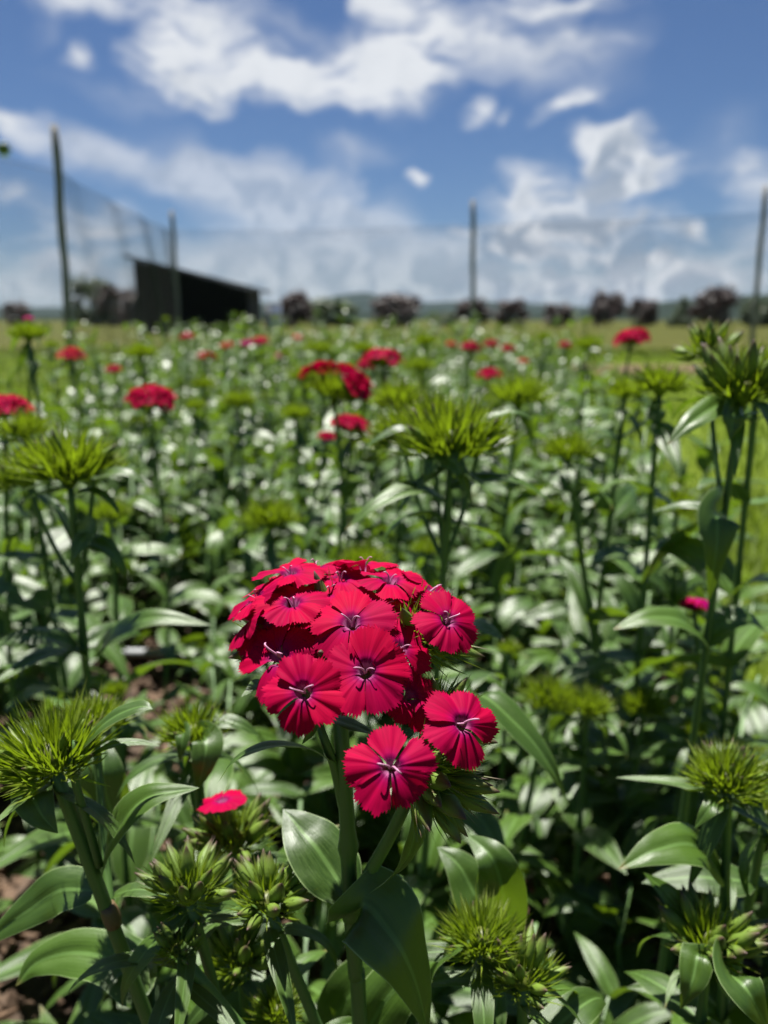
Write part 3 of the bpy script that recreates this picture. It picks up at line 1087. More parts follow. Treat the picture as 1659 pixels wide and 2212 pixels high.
def leafy_stem(root, base, top, rr, r0=0.0021, r1=0.0016, spacing=0.05, leaf=(0.05, 0.075), collar=True, first=0.03, bow=None, skip_below=0.03, maxpairs=7, mid=None):
    """stem from base to top with opposite pairs of leaves at its nodes"""
    base, top = Vector(base), Vector(top)
    m = mid if mid is not None else (base + top) / 2 + Vector((rr.gauss(0, .012), rr.gauss(0, .012), 0))
    ln = (top - base).length
    me, C = stem_mesh([base, m, top], r0, r1, [max(0, 1 - (first + spacing * k) / ln) for k in range(maxpairs)], n=26)
    obj('stem', me, root)
    a = rr.uniform(0, 3.14)
    if collar:
        for k in range(4):
            place_leaf(root, top - Vector((0, 0, 0.004 + 0.002 * k)), a + k * 1.57 + rr.gauss(0, .3), rr.uniform(.024, .042), rr, True, tilt=rr.uniform(-.1, .45))
    for k in range(maxpairs):
        dist = first + spacing * k * rr.uniform(.92, 1.08)
        if dist > ln - skip_below:
            break
        q = (1 - dist / ln) * (len(C) - 1)
        i = int(q)
        p = C[i].lerp(C[min(i + 1, len(C) - 1)], q - i)
        a += 1.5708 + rr.gauss(0, .2)
        f = min(1.0, .62 + .16 * k)
        for s in (0, math.pi):
            place_leaf(root, p, a + s + rr.gauss(0, .15), rr.uniform(*leaf) * f, rr, False)
    return C


# ================================================================= MAIN FLOWERING PLANT
Y0 = 0.187
hero_base = PY(775, 2330, Y0 + 0.004)
hero_base = Vector((hero_base.x + 0.004, hero_base.y + 0.01, 0.012))
hero = thing('flowering_sweet_william', 'crimson sweet william in full bloom, sharp in focus in front of all other plants', 'flower', hero_base)


def HP(u, v, dy=0.0):
    return PY(u, v, Y0 + dy)


stem_pts = [hero_base, HP(778, 2260, .004), HP(768, 2100, .002), HP(757, 1950), HP(750, 1780), HP(741, 1640), HP(733, 1530, .004)]
me, _ = stem_mesh(stem_pts, 0.0024, 0.0021, (.62,), 12, 48)
obj('stem', me, hero)
me, _ = stem_mesh([HP(760, 1965, -.001), HP(790, 1900, -.002), HP(838, 1815, -.004), HP(872, 1745, -.006), HP(886, 1700, -.006)], 0.0019, 0.0017, (), 10, 24)
obj('side_stem', me, hero)
me, _ = stem_mesh([HP(740, 1740), HP(722, 1655, -.001), HP(700, 1595, -.001), HP(684, 1545, .002)], 0.0014, 0.0011, (), 9, 18)
obj('side_stem', me, hero)
me, _ = stem_mesh([HP(733, 1540, .004), HP(760, 1490, .008), HP(790, 1440, .012)], 0.0018, 0.0012, (), 8, 10)
obj('side_stem', me, hero)
# swollen node with its brownish ring
mb = MB()
mb.tube([HP(757.5, 1985, 0), HP(757.5, 1968, 0), HP(757, 1950, 0), HP(756.5, 1938, 0)], [.0024, .0030, .0029, .0022], 12)
obj('stem_node', mb.mesh('stem_node', STEM), hero)


def hero_leaf(pts, width, up, fold=.4, twist=0, n=26, m=10, base=.4, shape=.72, wave=.05, name='leaf'):
    mb = MB()
    ribbon(mb, pts, width, up, n, m, fold, twist, wave, base, shape, seed=len(pts))
    return obj(name, mb.mesh('leaf', LEAF), hero)


px = lambda n_, d=Y0: n_ / FPX * d * 1.08          # width in metres of n pixels on the main plant
hero_leaf([HP(722, 1645, -.001), HP(660, 1618, -.004), HP(585, 1612, -.008), HP(510, 1640, -.010), HP(468, 1695, -.012)], px(62), (0.05, 0.30, 1), .35)
hero_leaf([HP(752, 1938, .001), HP(716, 1880, .006), HP(660, 1805, .012), HP(612, 1748, .019)], px(150), (0.30, -0.62, 0.8), .35, shape=.92)
hero_leaf([HP(742, 1975, -.002), HP(790, 1958, -.009), HP(850, 2025, -.014), HP(900, 2130, -.015), HP(926, 2236, -.013)], px(165), (0.62, -0.75, 0.45), .42, shape=.68)
hero_leaf([HP(893, 1742, -.006), HP(895, 1800, -.013), HP(862, 1875, -.015), HP(795, 1932, -.013)], px(72), (0.9, -0.5, 0.25), .6, shape=.6)
hero_leaf([HP(893, 1735, -.005), HP(925, 1748, .0), HP(960, 1768, .004), HP(990, 1792, .006)], px(36), (0.1, 0.3, 1), .4)
hero_leaf([HP(700, 1540, .0), HP(740, 1560, -.006), HP(790, 1578, -.009), HP(830, 1590, -.010)], px(46), (-0.1, 0.2, 1), .4)
hero_leaf([HP(690, 1545, .0), HP(672, 1580, -.004), HP(652, 1608, -.006)], px(20), (0.5, -0.5, .4), .4, n=12, m=4)
hero_leaf([HP(560, 1468, .006), HP(545, 1485, .002), HP(522, 1505, -.002)], px(22), (0.2, -0.3, 1), .4, n=12, m=4)
hero_leaf([HP(930, 1470, .012), HP(960, 1468, .010), HP(1000, 1505, .010)], px(22), (0.2, 0.2, 1), .4, n=12, m=4)
hero_leaf([HP(860, 1720, -.008), HP(835, 1735, -.013), HP(815, 1752, -.015)], px(20), (0.2, -0.3, 1), .4, n=12, m=4)

# open flowers: crop position (cx, cy), radius, normal in the view (right, up, toward viewer), distance, roll
FLOWERS = [
    (938, 1128, 214, (.02, .42, 1), .1660, 5),
    (510, 762, 196, (-.14, .40, 1), .1715, 20),
    (815, 655, 222, (.02, .46, 1), .1770, -5),
    (385, 585, 218, (-.46, .58, .78), .1850, 30),
    (1222, 405, 175, (.38, .52, .80), .1850, 12),
    (1296, 915, 196, (.36, .42, .90), .1740, 40),
    (1030, 775, 175, (.26, .50, .85), .1860, 60),
    (985, 545, 168, (.52, .50, .80), .1830, 15),
    (742, 415, 212, (-.04, .72, .75), .1850, 0),
    (455, 322, 185, (-.26, .88, .52), .1920, 24),
    (440, 172, 178, (-.26, .96, .22), .2040, 55),
    (935, 212, 172, (.16, .95, .28), .2010, 10),
    (905, 345, 165, (.22, .86, .52), .1940, 33),
    (690, 200, 172, (.02, .97, .28), .2060, 48),
    (275, 300, 172, (-.66, .74, .25), .1990, 10),
    (238, 412, 168, (-.82, .52, .28), .1950, 50),
    (1140, 262, 170, (.52, .84, .16), .2060, 25),
    (560, 335, 180, (-.12, .84, .58), .1980, 62),
    (620, 560, 180, (-.10, .60, .85), .1890, 40),
    (1070, 350, 160, (.40, .80, .50), .1990, 5),
    (325, 425, 175, (-.50, .74, .58), .1940, 18),
    (810, 130, 170, (.08, 1.0, -.05), .2150, 30),
    (570, 150, 165, (-.12, 1.0, -.08), .2160, 0),
    (870, 500, 160, (.25, .72, .70), .1900, 22),
    (640, 265, 165, (-.05, .93, .40), .2010, 14),
    (1010, 265, 160, (.28, .90, .35), .2030, 50),
    (355, 235, 160, (-.40, .90, .25), .2060, 36),
    (730, 560, 165, (.0, .62, .80), .1880, 8),
]


def crop(cx, cy):
    return 431.3 + cx * 0.44, 1161.3 + cy * 0.44


def viewn(n):
    return (RGT * n[0] + UPV * n[1] - FWD * n[2]).normalized()


fr = random.Random(3)
for k, (cx, cy, r_, n_, d_, roll) in enumerate(FLOWERS):
    u, v = crop(cx, cy)
    c = P(u, v, d_)
    nn = viewn((n_[0] + (u - 829.5) / FPX * -.4 * n_[2], n_[1] + (v - 1106) / FPX * .62 * n_[2], n_[2]))
    rad = r_ * 0.44 / FPX * d_ * 1.02
    F = frame(nn, R(roll))
    W = TRS(c, F, rad)
    fl = obj('flower', CALYX, hero, W @ Matrix.Diagonal((1, 1, .92, 1)))
    for q in range(5):
        pm = W @ Matrix.Rotation(q * 1.25664 + fr.gauss(0, .07), 4, 'Z') @ Matrix.Rotation(fr.gauss(-.04, .13), 4, 'Y') @ Matrix.Rotation(fr.gauss(.06, .06), 4, 'X') @ Matrix.Diagonal((fr.uniform(.90, 1.07), fr.uniform(.92, 1.08), fr.uniform(.7, 1.5), 1))
        obj('petal', PETALS[fr.randrange(12)], fl, pm)
    for q in range(0 if k in (6, 18, 23, 20) else 2):
        sm_ = W @ Matrix.Translation((0, 0, .02)) @ Matrix.Rotation(R(-90 - roll) + fr.gauss(0, .5) + R(0), 4, 'Z') @ Matrix.Rotation(fr.gauss(.0, .15), 4, 'X') @ Matrix.Scale(.82 if k in (0, 1, 3, 5) else fr.uniform(.45, .7), 4)
        obj('style', STYLES[q], fl, sm_)
# unopened buds of the head and of the side cluster
def bud_spray(cx, cy, d_, axis, rad, cnt, seed):
    rr = random.Random(seed)
    u, v = crop(cx, cy)
    h = bud_head(hero, P(u, v, d_), viewn(axis), rad, rr, False, cnt)
    return h


bud_spray(1105, 1150, .190, (.80, .05, .55), .0175, 16, 4)
bud_spray(1080, 480, .199, (.75, .35, .45), .0150, 8, 5)
bud_spray(720, 560, .205, (0, .9, .4), .0210, 10, 6)
bud_spray(420, 480, .206, (-.6, .6, .4), .0150, 6, 7)
bud_spray(1180, 900, .200, (.5, .5, .5), .0140, 6, 8)

# ================================================================= BUD PLANTS STANDING NEAR
HEADG = 'budding sweet william plants in the bed'
REDG = 'blooming sweet william plants farther back in the bed'


def near_plant(u, v, w, d, label, fine=True, buds=12, base_uv=None, leaf=(.06, .09), tilt=(0, 0), spacing=.05, first=.032, extra=None, stem_r=.0021, maxpairs=7, collar=True, detail=True, seed=None):
    """a budding plant whose head shows at (u, v), w pixels wide, d metres off"""
    rr = random.Random(seed if seed is not None else int(u * 31 + v))
    top = P(u, v + w * .26, d)
    rad = w * .5 / FPX * d * 1.14
    if base_uv:
        q = PY(base_uv[0], base_uv[1], top.y)
        dirv = (q - top)
        base = top + dirv * ((.012 - top.z) / dirv.z)
    else:
        base = Vector((top.x + rr.gauss(0, .012), top.y + rr.gauss(.01, .012), .012))
    root = thing('budding_sweet_william', label, 'plant', base, HEADG)
    axis = Vector((tilt[0], tilt[1], 1)) + (top - base) * .3
    leafy_stem(root, base, top, rr, stem_r, stem_r * .8, spacing, leaf, collar, first, maxpairs=maxpairs, mid=(base + top) / 2)
    bud_head(root, top, axis, rad, rr, fine, buds, detail)
    for (uu, vv, ww, dd) in (extra or []):
        t2 = P(uu, vv + ww * .22, dd)
        j = top.lerp(base, min(.6, .055 / max(.01, (top - base).length)))
        me, _ = stem_mesh([j, j.lerp(t2, .5) + Vector((0, 0, -.006)), t2], stem_r * .62, stem_r * .5, (), 7, 10)
        obj('side_stem', me, root)
        bud_head(root, t2, Vector((t2.x - top.x, t2.y - top.y, .05)), ww * .5 / FPX * dd * 1.14, rr, fine, max(4, buds // 2), detail)
    return root, base, top


def own_leaf(root, pts, width, up, fold=.4, twist=0, shape=.72, base=.4):
    mb = MB()
    ribbon(mb, pts, width * .85, up, 22, 8, fold, twist, .06, base, shape, seed=int(pts[0].x * 1000))
    return obj('leaf', mb.mesh('leaf', LEAF), root)


# -- the big bristly head at the lower left, with its leaning stem and its broad leaves
D = .222
r1, b1, t1 = near_plant(112, 1575, 275, D, 'large bristly green bud head on a leaning stem, cut by the picture edge', True, 8, (300, 2150), (.04, .07), maxpairs=0, extra=[(205, 1530, 160, .25)], stem_r=.0026, tilt=(-.05, -.15))
q = lambda u, v, dy=0.0: PY(u, v, t1.y + dy * .7)
own_leaf(r1, [q(205, 1925), q(130, 1925, .006), q(50, 1975, .006), q(-50, 2050, .004)], .0150, (.25, -.55, .8), .4, shape=.75)
own_leaf(r1, [q(222, 1885), q(250, 1800, -.004), q(320, 1725, -.006), q(430, 1702, -.006)], .0150, (-.35, -.35, .8), .55)
own_leaf(r1, [q(303, 2165), q(250, 2080, .014), q(160, 2058, .022), q(80, 2080, .022), q(34, 2130, .018)], .0165, (.15, -.62, .8), .45)
own_leaf(r1, [q(303, 2160), q(285, 2090, .022), q(262, 2040, .038), q(255, 1990, .05)], .0160, (.1, -.5, .8), .4)
own_leaf(r1, [q(85, 1690), q(70, 1715, -.008), q(90, 1760, -.012), q(125, 1800, -.013)], .0120, (.5, -.7, .4), .5)
own_leaf(r1, [q(180, 1610), q(230, 1560, -.004), q(300, 1528, -.006), q(330, 1532, -.008)], .0075, (0, -.3, 1), .4)
own_leaf(r1, [q(40, 1690), q(45, 1720, -.01), q(38, 1755, -.012)], .0045, (.4, -.8, .3), .4)
own_leaf(r1, [q(190, 1640), q(240, 1610, -.004), q(300, 1603, -.002), q(345, 1612, -.002)], .0035, (0, -.3, 1), .4)
me, _ = stem_mesh([q(215, 1870, -.001), q(188, 1775, -.004), q(155, 1655, -.006), q(165, 1600, -.002)], .0013, .0011, (), 8, 14)
obj('side_stem', me, r1)
mb = MB()
mb.tube([q(247, 2000), q(243, 1985), q(236, 1968), q(231, 1955)], [.0023, .0028, .0027, .0023], 12)
obj('stem_node', mb.mesh('stem_node', NODE), r1)

NEAR = [
    (420, 1545, 165, .285, 'fine-bristled bud head with pale drooping collar leaves above bare wood chips', True, 6, None, {}),
    (408, 1885, 195, .228, 'purple-tipped bud head with one tall pink bud, beside its twin', False, 18, (470, 2160), {'leaf': (.03, .045), 'first': .07}),
    (578, 1905, 185, .225, 'purple-tipped bud head touching the shade of the crimson flower\'s broad leaf', False, 18, (690, 2230), {'maxpairs': 1, 'first': .05, 'leaf': (.02, .03)}),
    (385, 2025, 118, .225, 'small low bud head tucked under the pair of purple-tipped heads', False, 9, (520, 2220), {'maxpairs': 0}),
    (520, 2035, 165, .262, 'blurred low bud head behind the small tucked one', False, 14, None, {}),
    (598, 2155, 135, .25, 'lowest bud head at the bottom edge left of the crimson flower\'s stem', True, 10, None, {'maxpairs': 2}),
    (505, 1775, 190, .27, 'wide dark-tipped bud head with a single crimson flower open on it', False, 18, None, {}),
    (1040, 1985, 200, .24, 'pale bristly bud head right of the crimson flower\'s drooping leaf', True, 6, (1060, 2300), {'leaf': (.03, .05), 'first': .04}),
    (1128, 2072, 185, .235, 'yellow-green bud head with purple tips overlapping a paler bristly one', False, 14, (1130, 2350), {'maxpairs': 2}),
    (1530, 1985, 215, .265, 'yellow-green bud head with fat pinkish buds low near the picture edge', False, 20, None, {'leaf': (.04, .06)}),
    (1572, 1640, 200, .275, 'round thistle-like bud head with dark purple specks on a straight stem', True, 16, (1565, 1980), {'leaf': (.045, .06), 'first': .055}),
    (1655, 1735, 120, .29, 'dark shaded bud head cut by the picture edge below the thistle-like one', True, 6, None, {}),
    (1500, 1560, 70, .45, 'tiny green bud rosette between two long pale leaves', True, 3, None, {'first': .012}),
    (1185, 1480, 130, .47, 'low fine bud head, first of the three in a line beside the big dark leaf', True, 6, None, {}),
    (1268, 1500, 120, .46, 'low fine bud head, middle of the three in a line beside the big dark leaf', True, 6, None, {}),
    (1392, 1500, 120, .49, 'shaded low bud head, last of the three in a line', True, 6, None, {}),
    (788, 1190, 120, .54, 'yellow-green bud head just above the crown of the crimson flower', True, 5, None, {}),
    (922, 1170, 75, .60, 'dim little bud head behind the tall stem above the crimson flower', True, 3, None, {}),
    (585, 1092, 140, .56, 'soft round bud head with long pale leaves beside it, above the crimson flower', True, 5, None, {}),
    (975, 905, 265, .36, 'tall broad bud head with reddish tips standing directly above the crimson flower', True, 14, (955, 1280), {'leaf': (.055, .075), 'first': .035, 'extra': [(865, 915, 150, .39), (1045, 905, 120, .37), (935, 880, 140, .375)]}),
    (150, 965, 235, .36, 'tall broad bud head with drooping pale leaves on a dark stem', True, 8, (185, 1440), {'leaf': (.055, .08), 'first': .035, 'extra': [(55, 1000, 170, .37), (205, 985, 110, .365)]}),
    (240, 1090, 95, .55, 'dark narrow bud head in the shade of the tall one beside it', True, 4, None, {}),
    (1600, 800, 215, .34, 'tallest bud head with purple-grey tips, cut by the picture edge', False, 22, (1525, 1400), {'leaf': (.045, .06), 'first': .055, 'maxpairs': 0, 'extra': [(1530, 735, 140, .36)]}),
    (1425, 805, 140, .47, 'tall bright green bud head next to the tallest purple-tipped ones', True, 6, (1395, 1220), {'leaf': (.065, .09), 'first': .02}),
    (1350, 830, 90, .52, 'darker bud head half hidden behind the bright green one', True, 4, None, {}),
    (1225, 950, 125, .50, 'fuzzy bud head on a tall leafy stem right of the reddish-tipped one', True, 5, (1285, 1400), {'leaf': (.06, .085), 'first': .025}),
    (1462, 1072, 110, .62, 'blurred olive bud head in front of the sunny lawn strip', True, 4, None, {}),
    (1120, 825, 155, .66, 'broad dark olive bud head beside a small crimson bloom', True, 5, None, {}),
    (862, 838, 140, .72, 'flat olive bud head between the red ring and the reddish-tipped head', True, 5, None, {}),
    (640, 880, 75, .85, 'small olive bud head at the foot of the red ring bloom', True, 3, None, {}),
    (515, 852, 85, .85, 'olive bud head between two crimson blooms of the middle rows', True, 3, None, {}),
    (52, 905, 120, .50, 'dark bud head beside the crimson bloom cut by the picture edge', True, 6, None, {}),
    (62, 705, 92, .68, 'bud head rising above the lawn with a trace of pink', True, 4, (85, 900), {'leaf': (.03, .05)}),
    (305, 748, 80, 1.05, 'round leafy bud head below the black shed', True, 3, None, {}),
    (918, 726, 62, 1.20, 'dark bud head outlined against the field between post and maroon tree', True, 3, None, {}),
    (905, 778, 70, 1.10, 'bud head just below the dark one outlined against the field', True, 3, None, {}),
    (1270, 733, 66, 1.15, 'bud head on a tall leafy stem outlined against the bare earth', True, 3, None, {}),
    (1175, 722, 40, 1.30, 'slim leafy spike outlined against the lawn beyond the bed', True, 2, None, {'leaf': (.04, .06)}),
    (690, 742, 66, 1.25, 'dark bud head below the low broad green tree', True, 3, None, {}),
    (785, 742, 60, 1.30, 'bud head below the foot of the blue hill', True, 3, None, {}),
    (655, 800, 75, 1.00, 'bud head just behind the red ring bloom', True, 3, None, {}),
    (440, 820, 60, 1.2, 'bud head behind the round crimson bloom', True, 3, None, {}),
    (1640, 760, 110, .42, 'bud head peeping out behind the tallest purple-tipped one', True, 5, None, {}),
    (1480, 1440, 60, .55, 'small bud tuft by the reddish stem under the tallest bud head', True, 3, None, {}),
    (250, 1480, 60, .42, 'small shaded tuft behind the large bristly head', True, 3, None, {}),
    (1100, 1390, 60, .55, 'small bud tuft beside the flank of the crimson flower', True, 3, None, {}),
]
NEARP = {}
for (u, v, w, d, lab, fine, buds, base_uv, kw) in NEAR:
    NEARP[(u, v)] = near_plant(u, v, w, d, lab, fine, buds, base_uv, detail=(w >= 60), **kw)

# hand-set leaves that show clearly on those plants
r2, b2, t2 = NEARP[(1600, 800)]
q = lambda u, v, dy=0.0: PY(u, v, t2.y + dy)
own_leaf(r2, [q(1585, 868), q(1545, 880, -.01), q(1490, 915, -.02), q(1440, 962, -.024)], .0125, (-.3, -.7, .5), .6)
own_leaf(r2, [q(1590, 860), q(1585, 890, -.012), q(1582, 920, -.014), q(1575, 950, -.015)], .0130, (.2, -1, .2), .5)
own_leaf(r2, [q(1610, 860), q(1640, 870, -.01), q(1662, 910, -.012), q(1668, 970, -.012)], .0100, (.5, -.7, .3), .5)
own_leaf(r2, [q(1560, 1105), q(1550, 1115, -.020), q(1548, 1180, -.026), q(1530, 1300, -.026)], .0200, (0, -1, .3), .5, shape=.6, base=.7)
own_leaf(r2, [q(1562, 1105), q(1520, 1095, .01), q(1470, 1092, .015), q(1410, 1105, .02)], .0130, (0, -.2, 1), .5)
own_leaf(r2, [q(1525, 1400), q(1480, 1345, -.01), q(1400, 1335, -.015), q(1325, 1360, -.02)], .0170, (0, -.4, 1), .45)
own_leaf(r2, [q(1525, 1390), q(1570, 1340, .0), q(1620, 1335, .0), q(1660, 1370, .0)], .0150, (0, -.4, 1), .45)
r3, b3, t3 = NEARP[(975, 905)]
q = lambda u, v, dy=0.0: PY(u, v, t3.y + dy)
own_leaf(r3, [q(975, 985), q(960, 985, -.012), q(990, 1010, -.016), q(1022, 1090, -.016)], .0125, (.3, -.9, .3), .5)
own_leaf(r3, [q(965, 985), q(940, 990, -.01), q(925, 1020, -.012), q(920, 1045, -.012)], .0090, (-.5, -.8, .3), .5)
own_leaf(r3, [q(960, 1080), q(900, 1055, -.01), q(820, 1085, -.02), q(745, 1145, -.025)], .0135, (0, -.4, 1), .45)
own_leaf(r3, [q(975, 1055), q(1040, 1035, .0), q(1120, 1040, .0), q(1200, 1090, .0)], .0140, (.1, -.2, 1), .5)
own_leaf(r3, [q(1010, 930), q(1060, 900, .0), q(1110, 890, .0), q(1150, 905, .0)], .0070, (0, -.3, 1), .4)
own_leaf(r3, [q(920, 950), q(870, 925, .0), q(820, 945, .0), q(785, 970, .0)], .0080, (0, -.3, 1), .4)
r4, b4, t4 = NEARP[(150, 965)]
q = lambda u, v, dy=0.0: PY(u, v, t4.y + dy)
own_leaf(r4, [q(150, 1045), q(200, 1030, -.006), q(270, 1020, -.01), q(325, 1055, -.012)], .0110, (0, -.3, 1), .5)
own_leaf(r4, [q(160, 1150), q(190, 1145, -.012), q(170, 1180, -.02), q(150, 1225, -.022)], .0130, (-.3, -.8, .4), .4)
own_leaf(r4, [q(205, 1410), q(250, 1365, -.006), q(340, 1335, -.012), q(455, 1350, -.014)], .0165, (.1, -.5, 1), .4)
own_leaf(r4, [q(190, 1420), q(140, 1385, -.01), q(60, 1375, -.02), q(-30, 1400, -.025)], .0165, (-.1, -.5, 1), .4)
r5, b5, t5 = NEARP[(1572, 1640)]
q = lambda u, v, dy=0.0: PY(u, v, t5.y + dy)
own_leaf(r5, [q(1560, 1895), q(1500, 1830, -.008), q(1420, 1835, -.014), q(1335, 1878, -.018)], .0175, (.1, -.55, 1), .5)
own_leaf(r5, [q(1575, 1730), q(1540, 1740, -.01), q(1500, 1790, -.012)], .0075, (-.2, -.5, 1), .4)
own_leaf(r5, [q(1575, 1725), q(1630, 1745, -.01), q(1670, 1790, -.012)], .0085, (.2, -.5, 1), .4)
r6, b6, t6 = NEARP[(1530, 1985)]
q = lambda u, v, dy=0.0: PY(u, v, t6.y + dy)
own_leaf(r6, [q(1525, 2080), q(1490, 1990, .006), q(1440, 1930, .008), q(1390, 1885, .01)], .0120, (.3, -.5, .8), .4)
own_leaf(r6, [q(1535, 2085), q(1570, 2100, -.02), q(1620, 2150, -.03), q(1665, 2235, -.03)], .0190, (.3, -.7, .6), .45)
own_leaf(r6, [q(1525, 2095), q(1510, 2060, -.01), q(1495, 2120, -.016), q(1470, 2180, -.016)], .0120, (-.4, -.7, .4), .5)
# the big dark leaf that leans out beside the crimson flower
r7, b7, t7 = NEARP[(1185, 1480)]
q = lambda u, v, y: PY(u, v, y)
own_leaf(r7, [q(1000, 1560, .30), q(1030, 1500, .285), q(1110, 1560, .275), q(1185, 1650, .27), q(1225, 1730, .27)], .0190, (.55, -.4, .6), .4, shape=.7)
r8, b8, t8 = NEARP[(1040, 1985)]
q = lambda u, v, dy=0.0: PY(u, v, t8.y + dy)
own_leaf(r8, [q(1060, 2020, .03), q(1030, 1940, .03), q(990, 1870, .035), q(945, 1830, .04)], .018, (.25, -.7, .7), .4, shape=.75)
own_leaf(r8, [q(1100, 2010, .03), q(1085, 1920, .02), q(1060, 1850, .02), q(1005, 1800, .03)], .017, (-.2, -.5, .8), .4, shape=.7)
own_leaf(r8, [q(790, 2230, .0), q(850, 2140, .0), q(930, 2080, .0), q(1000, 2050, -.01)], .0190, (.2, -.5, 1), .45)
own_leaf(r8, [q(700, 2240, .03), q(760, 2150, .02), q(820, 2110, .01), q(900, 2110, .0)], .0210, (.2, -.5, 1), .45)
r9, b9, t9 = NEARP[(420, 1545)]
q = lambda u, v, dy=0.0: PY(u, v, t9.y + dy)
own_leaf(r9, [q(420, 1590), q(445, 1600, -.01), q(440, 1650, -.015), q(425, 1710, -.015)], .0130, (.3, -.8, .4), .4)
own_leaf(r9, [q(415, 1585), q(400, 1580, -.01), q(392, 1610, -.014), q(388, 1650, -.014)], .0070, (-.3, -.8, .4), .4)
own_leaf(r9, [q(430, 1580), q(470, 1560, .0), q(520, 1565, .0), q(560, 1590, .0)], .0080, (0, -.4, 1), .4)
own_leaf(r9, [q(250, 1780, .0), q(230, 1720, .0), q(222, 1660, .0), q(225, 1590, .01)], .0210, (.1, -.9, .3), .3, shape=.9)
# the flower that has opened on the wide bud head
r10, b10, t10 = NEARP[(505, 1775)]
c = P(480, 1728, .262)
W = TRS(c, frame(viewn((-.15, .99, .12)), .4), .0082)
fl = obj('flower', CALYX, r10, W)
for k in range(5):
    obj('petal', PETALS[k], fl, W @ Matrix.Rotation(k * 1.2566, 4, 'Z'))

# ================================================================= BLOOMS FARTHER BACK
C_, M_, K_, W_ = PETAL, PETAL_MAG, PETAL_CORAL, PETAL_PINK
REDS = [
    (325, 868, 108, .72, [C_], False, 'round crimson bloom alone in the middle rows, nearest the lawn side'),
    (722, 838, 165, .66, [C_], True, 'crimson bloom open only as a ring around a green centre'),
    (760, 925, 90, .70, [C_], False, 'crimson bloom just below the red ring bloom'),
    (705, 945, 40, .72, [C_], False, 'tiny crimson bloom beside the one below the red ring'),
    (828, 782, 92, .95, [C_], False, 'crimson double bloom behind and above the red ring'),
    (788, 792, 40, 1.00, [C_], False, 'small crimson bloom touching the double bloom'),
    (1057, 812, 54, .95, [C_], False, 'small crimson bloom left of the broad dark olive bud head'),
    (1365, 735, 78, .95, [C_], False, 'crimson bloom standing out against the bare earth strip'),
    (10, 888, 112, .52, [C_], False, 'crimson bloom cut by the picture edge above the tall bud head'),
    (156, 770, 56, 1.25, [C_, K_], False, 'red bloom beside the foot of the first fence post'),
    (62, 690, 22, .72, [M_], False, 'magenta spot of bloom on the bud head above the lawn'),
    (405, 730, 34, 2.0, [C_], False, 'small red bloom in front of the shed\'s black boards'),
    (447, 772, 42, 1.7, [C_], False, 'small crimson bloom below and beside the black shed'),
    (245, 800, 36, 1.6, [C_], False, 'small crimson bloom by the lawn between shed and near bloom'),
    (562, 740, 40, 1.6, [C_], False, 'crimson half of the two-coloured pair beyond the shed\'s end'),
    (535, 746, 36, 1.6, [M_], False, 'magenta half of the two-coloured pair beyond the shed\'s end'),
    (490, 748, 28, 2.2, [K_], False, 'faint coral bloom between the crimson one and the two-coloured pair'),
    (642, 732, 26, 2.4, [K_], False, 'faint coral bloom below the first tree past the shed'),
    (606, 770, 26, 2.2, [W_], False, 'pale pink bloom among the leaves past the shed'),
    (1015, 752, 42, 1.8, [C_], False, 'crimson bloom at the foot of the middle fence post'),
    (1060, 745, 32, 2.2, [C_], False, 'small crimson bloom, second along from the middle post'),
    (1095, 755, 32, 2.1, [C_], False, 'small crimson bloom, third along from the middle post'),
    (1220, 746, 28, 2.2, [C_], False, 'faint crimson bloom behind the leafy spike at the lawn'),
    (1130, 782, 24, 2.2, [K_], False, 'faint coral bloom above the broad olive bud head'),
    (1500, 1312, 66, .50, [M_, C_], False, 'lone magenta bloom low down by the tallest bud head\'s stem'),
    (975, 745, 24, 2.4, [K_], False, 'faint coral bloom just before the middle fence post'),
]
for (u, v, w, d, mats, ring, lab) in REDS:
    rr = random.Random(int(u * 13 + v))
    rad = w * .5 / FPX * d
    top = P(u, v + w * .10, d)
    base = Vector((top.x + rr.gauss(0, .02), top.y + rr.gauss(0.01, .02), .012))
    root = thing('blooming_sweet_william', lab, 'flower', base, REDG)
    leafy_stem(root, base, top, rr, .002, .0016, .055, (.045, .07), True, .04)
    flower_dome(root, top, Vector((rr.gauss(0, .12), rr.gauss(-.08, .12), 1)), rad, rr, mats, 26 if not ring else 44, ring)

# more bud heads standing out of the leaves in the middle and far rows
brr = random.Random(77)
done = []
while len(done) < 64:
    y = .9 + 4.6 * brr.random() ** 1.2
    x = brr.uniform(bed_l(y) + .08, bed_r(y) - .08)
    if abs(x) > .5 * y or any((x - a_) ** 2 + (y - b_) ** 2 < .12 ** 2 for a_, b_ in done):
        continue
    done.append((x, y))
    rr = random.Random(len(done) * 17)
    base = Vector((x, y, .012))
    top = Vector((x + rr.gauss(0, .015), y + rr.gauss(0, .015), rr.uniform(.26, .44 if y < 2 else .51)))
    root = thing('budding_sweet_william', 'small blurred green bud head rising from the leaves in the rows behind', 'plant', base, 'bud heads scattered through the rows behind')
    leafy_stem(root, base, top, rr, .002, .0016, .05, (.05, .075), True, .03, maxpairs=5)
    bud_head(root, top, Vector((rr.gauss(0, .1), rr.gauss(0, .1), 1)), rr.uniform(.014, .026), rr, True, 0, False)

